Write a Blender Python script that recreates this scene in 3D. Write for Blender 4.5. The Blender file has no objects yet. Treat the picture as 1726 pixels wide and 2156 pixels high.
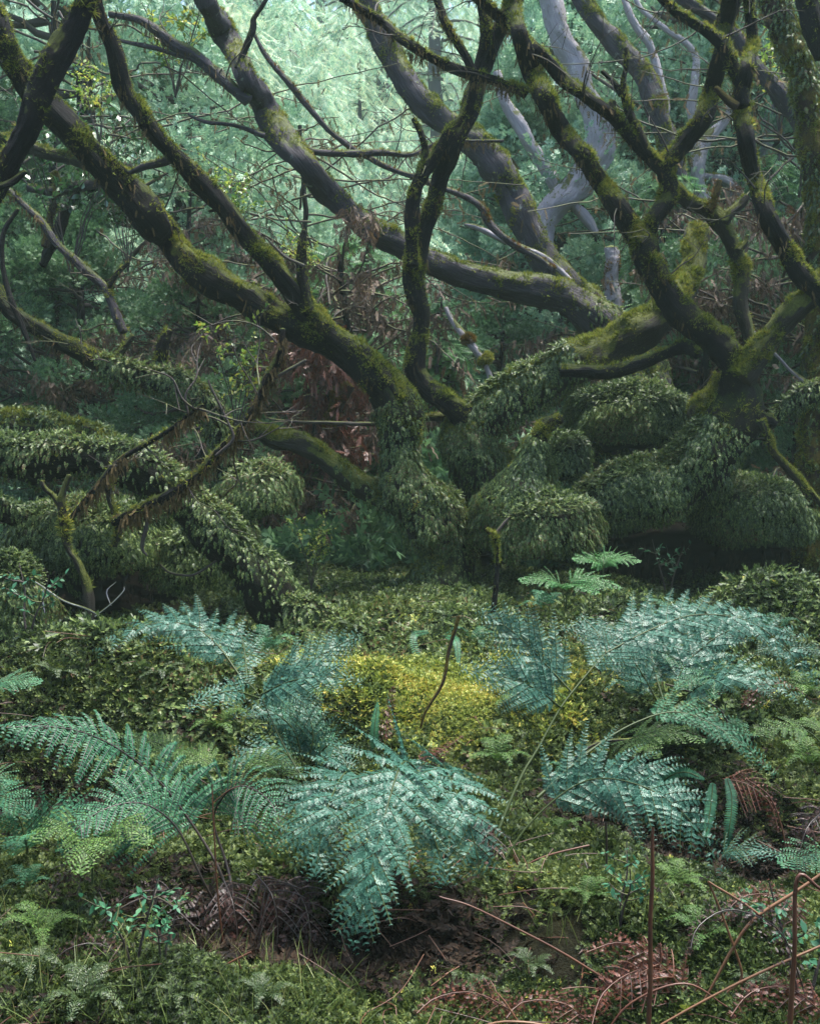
import bpy, math, random
import numpy as np
random.seed(7); RS = np.random.RandomState(7)
SC = bpy.context.scene
R = math.radians

# ------------------------------------------------------------------ camera
F = 2312.0; CX, CY = 863.0, 1078.0; CAMZ = 1.55; PITCH = R(-3.2)
cd = bpy.data.cameras.new('camera'); cam = bpy.data.objects.new('camera', cd); SC.collection.objects.link(cam)
cd.sensor_fit = 'VERTICAL'; cd.sensor_height = 24; cd.lens = 24 * F / 2156; cd.clip_end = 600; cd.clip_start = .05
cam.location = (0, 0, CAMZ); cam.rotation_euler = (R(90) + PITCH, 0, 0); SC.camera = cam
cp, sp_ = math.cos(PITCH), math.sin(PITCH)
def P(x, y, d):
    a = (x - CX) / F * d; b = (CY - y) / F * d
    return np.array([a, d * cp - b * sp_, CAMZ + d * sp_ + b * cp])

# ------------------------------------------------------------------ light
SUN_EL, SUN_AZ = R(77), R(60)      # azimuth measured from +Y (straight ahead) towards +X
w = bpy.data.worlds.new('World'); SC.world = w; w.use_nodes = True
nt = w.node_tree; sky = nt.nodes.new('ShaderNodeTexSky'); sky.sky_type = 'NISHITA'; sky.sun_disc = False
sky.sun_elevation = SUN_EL; sky.sun_rotation = SUN_AZ; sky.dust_density = 2.0
nt.links.new(sky.outputs[0], nt.nodes['Background'].inputs[0]); nt.nodes['Background'].inputs[1].default_value = 0.06
sl = bpy.data.lights.new('sun', 'SUN'); sl.energy = 1.5; sl.angle = R(24); sl.color = (1.0, .97, .90)
so = bpy.data.objects.new('sun', sl); SC.collection.objects.link(so); so.location = (0, 0, 30)
so.rotation_euler = (R(90) - SUN_EL, 0, math.pi - SUN_AZ)
SC.view_settings.view_transform = 'Standard'; SC.view_settings.look = 'None'; SC.view_settings.gamma = 1
SC.view_settings.exposure = 3.15
SC.cycles.max_bounces = 4; SC.cycles.diffuse_bounces = 2; SC.cycles.glossy_bounces = 1; SC.cycles.transmission_bounces = 2
SC.cycles.transparent_max_bounces = 4; SC.cycles.volume_bounces = 1
SC.cycles.use_denoising = True

# ------------------------------------------------------------------ noise
_ns = np.random.RandomState(11)
_K = _ns.normal(size=(40, 3)); _K /= np.linalg.norm(_K, axis=1)[:, None]; _PH = _ns.uniform(0, 6.28, 40); _FM = _ns.uniform(.6, 1.6, 40)
def nz(p, s, seed=0):
    """smooth noise about -1..1 of points p (n,3) at frequency s (per metre)"""
    p = np.asarray(p, float); o = np.zeros(p.shape[:-1])
    for k in range(7):
        j = (seed * 7 + k * 3) % 40
        o += np.sin((p @ _K[j]) * s * 6.28 * _FM[j] + _PH[j] + seed)
    return o / 3.6
def unit(v):
    v = np.asarray(v, float); return v / (np.linalg.norm(v, axis=-1, keepdims=True) + 1e-9)

# ------------------------------------------------------------------ mesh accumulation
class MB:
    def __init__(s): s.v = []; s.f = {3: [], 4: []}; s.n = 0
    def add(s, V, Fc):
        V = np.asarray(V, np.float32).reshape(-1, 3); Fc = np.asarray(Fc, np.int32)
        if len(V) == 0: return
        s.f[Fc.shape[1]].append(Fc + s.n); s.v.append(V); s.n += len(V)
    def stamp(s, T, O, X, Y, Z, S):
        """copies of template T=(verts, faces) at origins O with axes X,Y,Z and scale S (n,) or (n,3)"""
        TV, TF = T; n = len(O)
        if n == 0: return
        S = np.asarray(S, float); S = np.repeat(S[:, None], 3, 1) if S.ndim == 1 else S
        V = (O[:, None, :] + X[:, None, :] * (TV[None, :, 0:1] * S[:, None, 0:1]) + Y[:, None, :] * (TV[None, :, 1:2] * S[:, None, 1:2])
             + Z[:, None, :] * (TV[None, :, 2:3] * S[:, None, 2:3]))
        Fc = TF[None, :, :] + (np.arange(n) * len(TV))[:, None, None]
        s.add(V.reshape(-1, 3), Fc.reshape(-1, TF.shape[1]))
    def mesh(s, name, mat, smooth=False, origin=(0, 0, 0)):

        me = bpy.data.meshes.new(name)
        V = np.concatenate(s.v) - np.asarray(origin, np.float32)
        q = np.concatenate(s.f[4]) if s.f[4] else np.zeros((0, 4), np.int32); t = np.concatenate(s.f[3]) if s.f[3] else np.zeros((0, 3), np.int32)
        me.vertices.add(len(V)); me.vertices.foreach_set('co', V.astype(np.float32).ravel())
        L = np.concatenate([q.ravel(), t.ravel()]).astype(np.int32)
        me.loops.add(len(L)); me.loops.foreach_set('vertex_index', L)
        st = np.concatenate([np.arange(len(q)) * 4, len(q) * 4 + np.arange(len(t)) * 3]).astype(np.int32)
        me.polygons.add(len(st)); me.polygons.foreach_set('loop_start', st)
        if smooth: me.polygons.foreach_set('use_smooth', np.ones(len(st), bool))
        me.materials.append(mat); me.update(calc_edges=True)
        return me

def link(name, me, parent=None, loc=None, rot=None, scale=None):
    o = bpy.data.objects.new(name, me); SC.collection.objects.link(o)
    if parent: o.parent = parent
    if loc is not None: o.location = loc
    if rot is not None: o.rotation_euler = rot
    if scale is not None: o.scale = (scale,) * 3 if np.isscalar(scale) else scale
    return o
def tag(o, label, cat, group=None, kind=None):
    if label: o['label'] = label
    if cat: o['category'] = cat
    if group: o['group'] = group
    if kind: o['kind'] = kind
    return o
def thing(name, label, cat, loc, group=None, rotz=0, scale=None):
    return tag(link(name, None, None, tuple(float(c) for c in loc), (0, 0, rotz), scale), label, cat, group)
def copy_tree(o, parent=None):
    c = o.copy(); SC.collection.objects.link(c); c.parent = parent
    for ch in [x for x in KIDS.get(o.name, [])]: KIDS.setdefault(c.name, []).append(copy_tree(ch, c))
    return c
KIDS = {}
def kid(name, me, parent, **k):
    o = link(name, me, parent, **k); KIDS.setdefault(parent.name, []).append(o); return o

# ------------------------------------------------------------------ materials
def newmat(name):
    m = bpy.data.materials.new(name); m.use_nodes = True; return m, m.node_tree, m.node_tree.nodes['Principled BSDF']
def ramp(nt, cols, pos=None, interp='LINEAR'):
    r = nt.nodes.new('ShaderNodeValToRGB'); r.color_ramp.interpolation = interp; e = r.color_ramp.elements
    pos = pos or [i / (len(cols) - 1) for i in range(len(cols))]
    while len(e) < len(cols): e.new(0.5)
    for i, (c, p_) in enumerate(zip(cols, pos)): e[i].position = p_; e[i].color = (*c, 1)
    return r
def noise(nt, scale, detail=4, vec=None, rough=.55):
    n = nt.nodes.new('ShaderNodeTexNoise'); n.inputs['Scale'].default_value = scale; n.inputs['Detail'].default_value = detail
    n.inputs['Roughness'].default_value = rough
    if vec: nt.links.new(vec, n.inputs['Vector'])
    return n
def leafmat(name, cols, rough=.45, trans=.25, patch=1.5, patchcols=None, spec=.5, pos=None):
    """colour by leaf (random per island), shifted in natural patches"""
    m, t, b = newmat(name); g = t.nodes.new('ShaderNodeNewGeometry')
    n = noise(t, patch, 3, g.outputs['Position'])
    a = t.nodes.new('ShaderNodeMath'); a.operation = 'MULTIPLY_ADD'; a.inputs[1].default_value = 1.6; a.inputs[2].default_value = -.8
    t.links.new(n.outputs[0], a.inputs[0])
    s = t.nodes.new('ShaderNodeMath'); s.operation = 'ADD'; s.use_clamp = True
    t.links.new(a.outputs[0], s.inputs[0]); t.links.new(g.outputs['Random Per Island'], s.inputs[1])
    r = ramp(t, cols, pos); t.links.new(s.outputs[0], r.inputs[0])
    t.links.new(r.outputs[0], b.inputs['Base Color']); b.inputs['Roughness'].default_value = rough
    b.inputs['Specular IOR Level'].default_value = spec
    if trans:
        tr = t.nodes.new('ShaderNodeBsdfTranslucent'); mx = t.nodes.new('ShaderNodeMixShader'); mx.inputs[0].default_value = trans
        t.links.new(r.outputs[0], tr.inputs[0]); t.links.new(b.outputs[0], mx.inputs[1]); t.links.new(tr.outputs[0], mx.inputs[2])
        t.links.new(mx.outputs[0], t.nodes['Material Output'].inputs[0])
    return m
def barkmat(name, cols, mosscols, amount, rough=.75, ridge=1.0, lichen=None, spec=.35):
    """fissured bark; moss grows where the surface faces up, in patches"""
    m, t, b = newmat(name); g = t.nodes.new('ShaderNodeNewGeometry'); uv = t.nodes.new('ShaderNodeUVMap')
    mp = t.nodes.new('ShaderNodeMapping'); mp.inputs['Scale'].default_value = (9, 2.2, 1); t.links.new(uv.outputs[0], mp.inputs[0])
    n1 = noise(t, 2.2, 8, mp.outputs[0], .7); n2 = noise(t, 6, 3, g.outputs['Position'])
    r = ramp(t, cols); t.links.new(n1.outputs[0], r.inputs[0]); col = r.outputs[0]
    if lichen:
        n4 = noise(t, 9, 5, g.outputs['Position'], .7); rl = ramp(t, [(0, 0, 0), (1, 1, 1)], [.62, .68]); t.links.new(n4.outputs[0], rl.inputs[0])
        ml = t.nodes.new('ShaderNodeMixRGB'); t.links.new(rl.outputs[0], ml.inputs[0]); t.links.new(col, ml.inputs[1]); ml.inputs[2].default_value = (*lichen, 1); col = ml.outputs[0]
    sx = t.nodes.new('ShaderNodeSeparateXYZ'); t.links.new(g.outputs['Normal'], sx.inputs[0])
    ma = t.nodes.new('ShaderNodeMath'); ma.operation = 'MULTIPLY_ADD'; ma.inputs[1].default_value = 2.2; ma.inputs[2].default_value = -1.1 + amount
    t.links.new(n2.outputs[0], ma.inputs[0])
    ad = t.nodes.new('ShaderNodeMath'); ad.operation = 'ADD'; t.links.new(ma.outputs[0], ad.inputs[0]); t.links.new(sx.outputs[2], ad.inputs[1])
    rm = ramp(t, [(0, 0, 0), (1, 1, 1)], [.45, .62]); t.links.new(ad.outputs[0], rm.inputs[0])
    n3 = noise(t, 60, 5, g.outputs['Position'], .7); n5 = noise(t, 4, 2, g.outputs['Position'])
    av = t.nodes.new('ShaderNodeMath'); av.operation = 'MULTIPLY_ADD'; av.inputs[1].default_value = .5; t.links.new(n3.outputs[0], av.inputs[0])
    hv = t.nodes.new('ShaderNodeMath'); hv.operation = 'MULTIPLY'; hv.inputs[1].default_value = .5; t.links.new(n5.outputs[0], hv.inputs[0]); t.links.new(hv.outputs[0], av.inputs[2])
    rc = ramp(t, mosscols, [.32 + .36 * i / (len(mosscols) - 1) for i in range(len(mosscols))]); t.links.new(av.outputs[0], rc.inputs[0])
    mx = t.nodes.new('ShaderNodeMixRGB'); t.links.new(rm.outputs[0], mx.inputs[0]); t.links.new(col, mx.inputs[1]); t.links.new(rc.outputs[0], mx.inputs[2])
    t.links.new(mx.outputs[0], b.inputs['Base Color']); b.inputs['Roughness'].default_value = rough; b.inputs['Specular IOR Level'].default_value = spec
    bp = t.nodes.new('ShaderNodeBump'); bp.inputs['Strength'].default_value = .9; bp.inputs['Distance'].default_value = .03 * ridge
    t.links.new(n1.outputs[0], bp.inputs['Height'])
    b2 = t.nodes.new('ShaderNodeBump'); b2.inputs['Strength'].default_value = .8; b2.inputs['Distance'].default_value = .012
    t.links.new(n3.outputs[0], b2.inputs['Height']); t.links.new(bp.outputs[0], b2.inputs['Normal']); t.links.new(b2.outputs[0], b.inputs['Normal'])
    return m
MOSS = [(.015, .02, .006), (.055, .07, .014), (.15, .17, .035)]
M = {}
M['bark_dark'] = barkmat('dark_bark', [(.002, .0018, .0022), (.009, .0075, .009), (.034, .028, .034)], MOSS, .05, ridge=3, spec=.12)
M['bark_hump_shade'] = barkmat('bark_and_hump_shade', [(.005, .005, .004), (.015, .014, .01), (.035, .03, .022)], [(.01, .014, .006), (.025, .035, .012), (.05, .065, .02)], .1, ridge=3, spec=.1)  # bark under leaves; on hump undersides the near-black stands in for shade
M['bark_grey'] = barkmat('grey_bark', [(.010, .008, .010), (.04, .032, .042), (.13, .11, .14)], MOSS, .0, ridge=2, lichen=(.16, .18, .16))
M['bark_pale'] = barkmat('pale_bark', [(.15, .13, .15), (.38, .35, .38), (.62, .6, .62)], [(.03, .04, .012), (.08, .1, .02), (.14, .15, .03)], .05, lichen=(.6, .6, .58), ridge=3)
M['bark_mossy'] = barkmat('moss_coated_bark', [(.01, .01, .007), (.03, .025, .018), (.05, .045, .03)], [(.02, .025, .006), (.07, .085, .014), (.17, .18, .035)], .38, ridge=2, spec=.2)
M['bark_rust'] = barkmat('rusty_moss_bark', [(.012, .008, .006), (.04, .024, .018), (.09, .06, .045)], [(.03, .025, .006), (.08, .06, .012), (.16, .13, .025)], .5, ridge=2, spec=.15)
M['twig'] = barkmat('twig_bark', [(.02, .015, .014), (.05, .038, .035), (.11, .09, .085)], MOSS, -.2)
M['moss'] = leafmat('moss_tufts', [(.045, .065, .012), (.11, .145, .024), (.22, .26, .045), (.28, .25, .045)], .8, .3, 3, spec=.1)
M['moss_rust'] = leafmat('rusty_moss_tufts', [(.06, .07, .012), (.12, .11, .018), (.18, .09, .02), (.2, .06, .02)], .8, .2, 5, spec=.2)
M['cover'] = leafmat('filmy_fern_leaves', [(.022, .040, .014), (.048, .082, .024), (.10, .15, .045), (.2, .26, .08), (.10, .075, .03)], .45, .35, 1.6, spec=.3, pos=[0, .35, .65, .93, 1])
M['fern_teal'] = leafmat('glossy_teal_fern', [(.017, .066, .043), (.030, .105, .069), (.060, .16, .112)], .44, .28, 2, spec=.36)
M['fern_green'] = leafmat('green_fern', [(.02, .085, .045), (.035, .13, .065), (.06, .18, .08)], .5, .3, 2, spec=.25)
M['fern_lime'] = leafmat('lime_fern', [(.035, .085, .018), (.06, .13, .028), (.11, .19, .04)], .5, .35, 2, spec=.25)
M['fern_bright'] = leafmat('bright_fern', [(.03, .11, .035), (.05, .165, .045), (.085, .23, .065)], .45, .4, 2, spec=.3)
M['shade_dark'] = leafmat('hollow_shade_dark', [(.003, .002, .0015), (.007, .005, .003)], .95, 0, 4, spec=.05)  # near-black that stands in for shade in the hollows
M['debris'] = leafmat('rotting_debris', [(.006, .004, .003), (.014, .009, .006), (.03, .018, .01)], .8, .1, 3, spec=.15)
M['fern_dead'] = leafmat('dead_fern', [(.012, .005, .004), (.03, .011, .008), (.06, .02, .012)], .5, .1, 3)
M['fern_rust'] = leafmat('rusty_fern', [(.038, .011, .007), (.08, .022, .012), (.14, .042, .019)], .5, .2, 3)
M['stalk_green'] = leafmat('green_stalk', [(.018, .032, .009), (.038, .055, .015)], .5, 0, 4, spec=.2)
M['stalk_dark'] = leafmat('dark_stalk', [(.012, .009, .008), (.03, .02, .015)], .35, 0, 4)
M['stalk_red'] = leafmat('red_brown_stalk', [(.03, .011, .006), (.07, .024, .012), (.11, .045, .02)], .45, 0, 9)
M['stalk_straw'] = leafmat('straw_stalk', [(.09, .04, .018), (.17, .08, .035)], .5, 0, 9)
M['groundmoss'] = leafmat('ground_moss_sprigs', [(.010, .020, .006), (.034, .058, .014), (.065, .10, .024), (.12, .15, .036)], .6, .3, 1.6, spec=.3)
M['yellowmoss'] = leafmat('yellow_feather_moss', [(.07, .11, .018), (.17, .225, .034), (.31, .35, .06), (.40, .32, .06)], .6, .3, 3)
M['juniper'] = leafmat('juniper_sprays', [(.035, .095, .045), (.075, .17, .07), (.15, .27, .11)], .55, .3, .8)
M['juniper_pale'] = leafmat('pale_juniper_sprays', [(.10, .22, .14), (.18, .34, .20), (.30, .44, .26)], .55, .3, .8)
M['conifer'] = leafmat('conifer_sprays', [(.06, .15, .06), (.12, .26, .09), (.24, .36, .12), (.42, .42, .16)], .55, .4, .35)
M['conifer_deep'] = leafmat('deep_conifer_sprays', [(.04, .12, .05), (.08, .21, .07), (.16, .32, .10)], .5, .35, 1)
M['brown'] = leafmat('brown_withered_sprays', [(.03, .018, .011), (.06, .036, .022), (.10, .055, .034), (.13, .09, .045)], .7, .2, 1.5)
M['broad'] = leafmat('broad_leaves', [(.06, .14, .03), (.13, .24, .04), (.27, .36, .06), (.42, .4, .07)], .3, .4, 2)
M['broad_dark'] = leafmat('dark_broad_leaves', [(.015, .05, .015), (.03, .09, .03), (.07, .16, .05)], .22, .25, 2, spec=.8)
M['fern_olive'] = leafmat('olive_fern', [(.015, .035, .008), (.03, .06, .014), (.06, .095, .02)], .5, .3, 2)
M['conifer_far'] = leafmat('mist_tinted_conifer_sprays', [(.12, .26, .17), (.21, .37, .24), (.33, .46, .29), (.46, .5, .29)], .6, .4, .2)  # pale mint stands in for mist, put into the leaf colour
M['beard'] = leafmat('hanging_lichen', [(.05, .035, .018), (.1, .075, .035), (.15, .10, .045)], .8, .3, 2, spec=.1)
M['grass'] = leafmat('grass_blades', [(.05, .09, .015), (.12, .17, .04), (.2, .2, .07)], .5, .3, 3)

# ------------------------------------------------------------------ templates (y along leaf, z = upper side)
def T(v, f): return np.array(v, float), np.array(f, np.int32)
def lobed(n, wid, lob, curl=.12, fat=.5):
    """a spine with n lobes a side, each lobe one quad"""
    V = []; Fc = []
    for i in range(n):
        u = (i + .15) / n; du = .82 / n; wv = wid * (1 - .75 * u ** 1.5) * (.75 + .25 * min(1, u * 6))
        for s in (-1, 1):
            k = len(V)
            V += [(0, u, -curl * u * u), (s * wv * .55, u + lob * .25, .02 - curl * u * u), (s * wv, u + du * 1.25 + lob * .6, (-.05, .02, -.03, .03)[(i + (s > 0)) % 4] - .03 - curl * u * u), (0.0, u + du * fat * 1.7, -curl * (u + du) ** 2)]
            Fc.append((k, k + 1, k + 2, k + 3) if s > 0 else (k + 3, k + 2, k + 1, k))
    return T(V, Fc)
PINNULE = lobed(5, .31, .09, .15, .48)
PINNULE_S = lobed(4, .30, .12, .15)
COVER = lobed(4, .30, .10, .35, .62)
LEAF = T([(0, 0, 0), (.2, .28, .05), (.24, .6, .03), (0, 1, -.12), (-.24, .6, .03), (-.2, .28, .05), (0, .5, -.02)],
         [(0, 1, 6, 5), (1, 2, 3, 6), (5, 6, 3, 4)])
TUFT = T([(-.12, 0, 0), (.12, 0, 0), (0, 1, .1), (-.1, .02, .05), (.1, .0, .05), (.42, .8, .3), (-.1, .02, -.05), (.1, 0, -.05), (-.4, .85, -.25)],
         [(0, 1, 2), (3, 4, 5), (6, 7, 8)])
SPRIG = None
def _sprig():
    V = []; Fc = []
    def q(p, d, wv, L):
        d = unit(d); s = unit(np.cross(d, (.3, .2, 1))); k = len(V); p = np.array(p, float)
        V.extend([p - s * wv * .3, p + d * L * .5 + s * wv, p + d * L, p + d * L * .5 - s * wv]); Fc.append((k, k + 1, k + 2, k + 3))
    q((0, 0, 0), (0, 1, 0), .05, 1)
    for i, u in enumerate((.15, .35, .55, .75)):
        for s in (-1, 1): q((0, u, 0), (s * 1, .8, .25 * (-1) ** i), .09, .5 * (1 - .45 * u))
    return T(V, Fc)
SPRIG = _sprig()
def _needles(n=9):
    V = []; Fc = []
    for i in range(n):
        u = i / n; L = .34 * (1 - .4 * u)
        for s in (-1, 1):
            k = len(V); V += [(0, u - .025, 0), (s * L * .62, u + L * .55, -.06), (0, u + .055, 0)]; Fc.append((k, k + 1, k + 2) if s > 0 else (k + 2, k + 1, k))
    return T(V, Fc)
NEEDLES = _needles()

# ------------------------------------------------------------------ curves and tubes
def spline(pts, n):
    p = np.asarray(pts, float)
    if len(p) == 2: p = np.array([p[0], (p[0] + p[1]) / 2, p[1]])
    e = np.vstack([2 * p[0] - p[1], p, 2 * p[-1] - p[-2]]); m = len(p) - 1
    t = np.linspace(0, m - 1e-6, n); i = t.astype(int); u = (t - i)[:, None]
    a, b, c, d = e[i], e[i + 1], e[i + 2], e[i + 3]
    return .5 * ((2 * b) + (c - a) * u + (2 * a - 5 * b + 4 * c - d) * u ** 2 + (3 * b - a - 3 * c + d) * u ** 3)
class Tube:
    """pts: rows (x, y, z, radius)"""
    def __init__(s, pts, wob=.06, bump=.10, seed=0, step=None):
        p = np.asarray(pts, float); L = np.linalg.norm(np.diff(p[:, :3], axis=0), axis=1).sum(); rm = p[:, 3].mean()
        n = int(max(8, min(400, L / (step or max(.012, rm * .35))))); c = spline(p, n); s.c = c[:, :3]; s.r = np.maximum(c[:, 3], .0015)
        s.seed = seed; s.bump = bump
        arc = np.r_[0, np.cumsum(np.linalg.norm(np.diff(s.c, axis=0), axis=1))]; s.arc = arc; s.L = arc[-1]
        env = np.sin(np.linspace(0, 1, n) * math.pi)[:, None] ** .5
        off = np.stack([nz(s.c, .8 / (rm * 6 + .25), seed + k) for k in (1, 2, 3)], 1); s.c = s.c + off * env * wob * (s.r[:, None] * 1.5)
        t = unit(np.gradient(s.c, axis=0)); s.t = t
        ref = np.array([0, 0, -1.0]) if abs(t[0][2]) < .8 else np.array([0, 1.0, 0])
        N = [unit(ref - t[0] * np.dot(ref, t[0]))]
        for i in range(1, n): v = N[-1] - t[i] * np.dot(N[-1], t[i]); N.append(unit(v))
        s.N = np.array(N); s.B = np.cross(t, s.N); s.n = n
    def surf(s, f, th, lift=0.0):
        """f: fractional ring index, th: angle -> position, outward normal, tangent"""
        i = np.clip(f.astype(int), 0, s.n - 2); u = (f - i)[:, None]
        c = s.c[i] * (1 - u) + s.c[i + 1] * u; N = s.N[i] * (1 - u) + s.N[i + 1] * u; B = s.B[i] * (1 - u) + s.B[i + 1] * u
        t = s.t[i]; r = (s.r[i] * (1 - u[:, 0]) + s.r[i + 1] * u[:, 0]); a = (s.arc[i] * (1 - u[:, 0]) + s.arc[i + 1] * u[:, 0])
        nn = N * np.cos(th)[:, None] + B * np.sin(th)[:, None]
        q = np.stack([np.cos(th) * .5, np.sin(th) * .5, a * .6], 1)
        q2 = np.stack([np.cos(th) * .16, np.sin(th) * .16, a * 1.2], 1)
        d = 1 + s.bump * (nz(q, .8, s.seed) * .22 + nz(q, 2.6, s.seed + 1) * .30) + s.bump * .9 * nz(q2 * np.array([1, 1, .3]), 6, s.seed + 2) * .40 + s.bump * .25 * nz(q2, 9, s.seed + 6) + s.bump * .8 * nz(q2, 1.5, s.seed + 4)
        return c + nn * (r * d + lift)[:, None], unit(nn), t
    def mesh(s, name, mat, origin=(0, 0, 0), sides=None):
        k = sides or int(max(6, min(26, s.r.max() * 2 * math.pi / .022)))
        f = np.repeat(np.arange(s.n, dtype=float), k); f[f >= s.n - 1] = s.n - 1 - 1e-6; th = np.tile(np.arange(k) * 2 * math.pi / k, s.n)
        V, _, _ = s.surf(f, th)
        a = np.arange(s.n - 1)[:, None] * k + np.arange(k)[None]; b = np.arange(s.n - 1)[:, None] * k + (np.arange(k)[None] + 1) % k
        Q = np.stack([a, b, b + k, a + k], -1).reshape(-1, 4)
        mb = MB(); mb.add(V, Q)
        cap = V[-k:].mean(0) + s.t[-1] * s.r[-1] * .3; cap0 = V[:k].mean(0) - s.t[0] * s.r[0] * .3
        mb.v.append(np.array([cap, cap0], np.float32)); mb.n += 2; e = len(V)
        j = np.arange(k); jj = (j + 1) % k
        mb.f[3].append(np.stack([(s.n - 1) * k + j, (s.n - 1) * k + jj, np.full(k, e)], 1).astype(np.int32)); mb.f[3].append(np.stack([jj, j, np.full(k, e + 1)], 1).astype(np.int32))
        me = mb.mesh(name, mat, True, origin)
        # UV: around / along in metres
        uv = me.uv_layers.new(name='UVMap'); ring = np.repeat(np.arange(s.n - 1), k); col = np.tile(np.arange(k), s.n - 1)
        U = np.stack([col / k, (col + 1) / k, (col + 1) / k, col / k], 1) * (2 * math.pi * s.r.mean() * 3); Vv = np.stack([s.arc[ring], s.arc[ring], s.arc[ring + 1], s.arc[ring + 1]], 1)
        full = np.zeros((len(me.loops), 2), np.float32); full[:len(Q) * 4, 0] = U.ravel(); full[:len(Q) * 4, 1] = Vv.ravel(); uv.data.foreach_set('uv', full.ravel())
        return me
    def sample(s, n, lift=0.0, f0=0., f1=1.):
        w = s.r / s.r.sum(); cum = np.cumsum(w); f = np.interp(RS.uniform(0, 1, n), cum, np.arange(s.n)); 
        f = f[(f >= f0 * s.n) & (f <= f1 * s.n)]; th = RS.uniform(0, 2 * math.pi, len(f))
        return s.surf(np.minimum(f, s.n - 1.001), th, lift) + (f / s.n,)
    def area(s): return 2 * math.pi * (s.r[:-1] * np.diff(s.arc)).sum()

def axes_from(d, up):
    Y = unit(d); X = unit(np.cross(Y, up)); return X, Y, np.cross(X, Y)
def moss_on(tube, mb, dens=900, size=.022, bias=.15, patch=2.0, thr=0.0):
    n = int(tube.area() * dens * 6); p, nn, t, f = tube.sample(n)
    k = (nn[:, 2] * 1.0 + nz(p, patch, 5) * .7 + bias + RS.normal(0, .22, len(p))) > .35 + thr
    p, nn = p[k], nn[k]; m = len(p)
    d = unit(nn * .8 + np.array([0, 0, .25]) + RS.normal(0, .42, (m, 3))); X, Y, Z = axes_from(d, RS.normal(size=(m, 3)))
    mb.stamp(TUFT, p - nn * .004, X, Y, Z, size * RS.uniform(.5, 1.5, m) * (1 + .8 * np.clip(nz(p, 5, 9), -.6, 1)))
def cover_on(tube, mb, dens=700, size=.065, under=.3, f0=0., f1=1., thick=.03):
    n = int(tube.area() * dens * 1.5); p, nn, t, f = tube.sample(n, 0, f0, f1)
    w = np.clip((.5 if under >= .2 else .12) + nn[:, 2] * 1.1 + nz(p, 1.1, 12) * .5, under, 1); k = RS.uniform(0, 1, len(p)) < w; p, nn = p[k], nn[k]; m = len(p)
    puff = np.clip(nz(p, 2.2, 8) * .6 + .5, 0, 1.3)
    p = p + nn * (thick * puff * RS.uniform(.5, 1, m))[:, None]
    drop = np.where(nn[:, 2:3] < .6, -1.15, -.35)
    d = unit(nn * RS.uniform(.2, .8, (m, 1)) + np.array([0, 0, 1]) * drop + RS.normal(0, .27, (m, 3)))
    X, Y, Z = axes_from(d, unit(nn * 1. + np.array([0, 0, .7]) + RS.normal(0, .25, (m, 3))))
    mb.stamp(COVER, p, X, Y, Z, size * .85 * RS.uniform(.6, 1.3, m))

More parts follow.
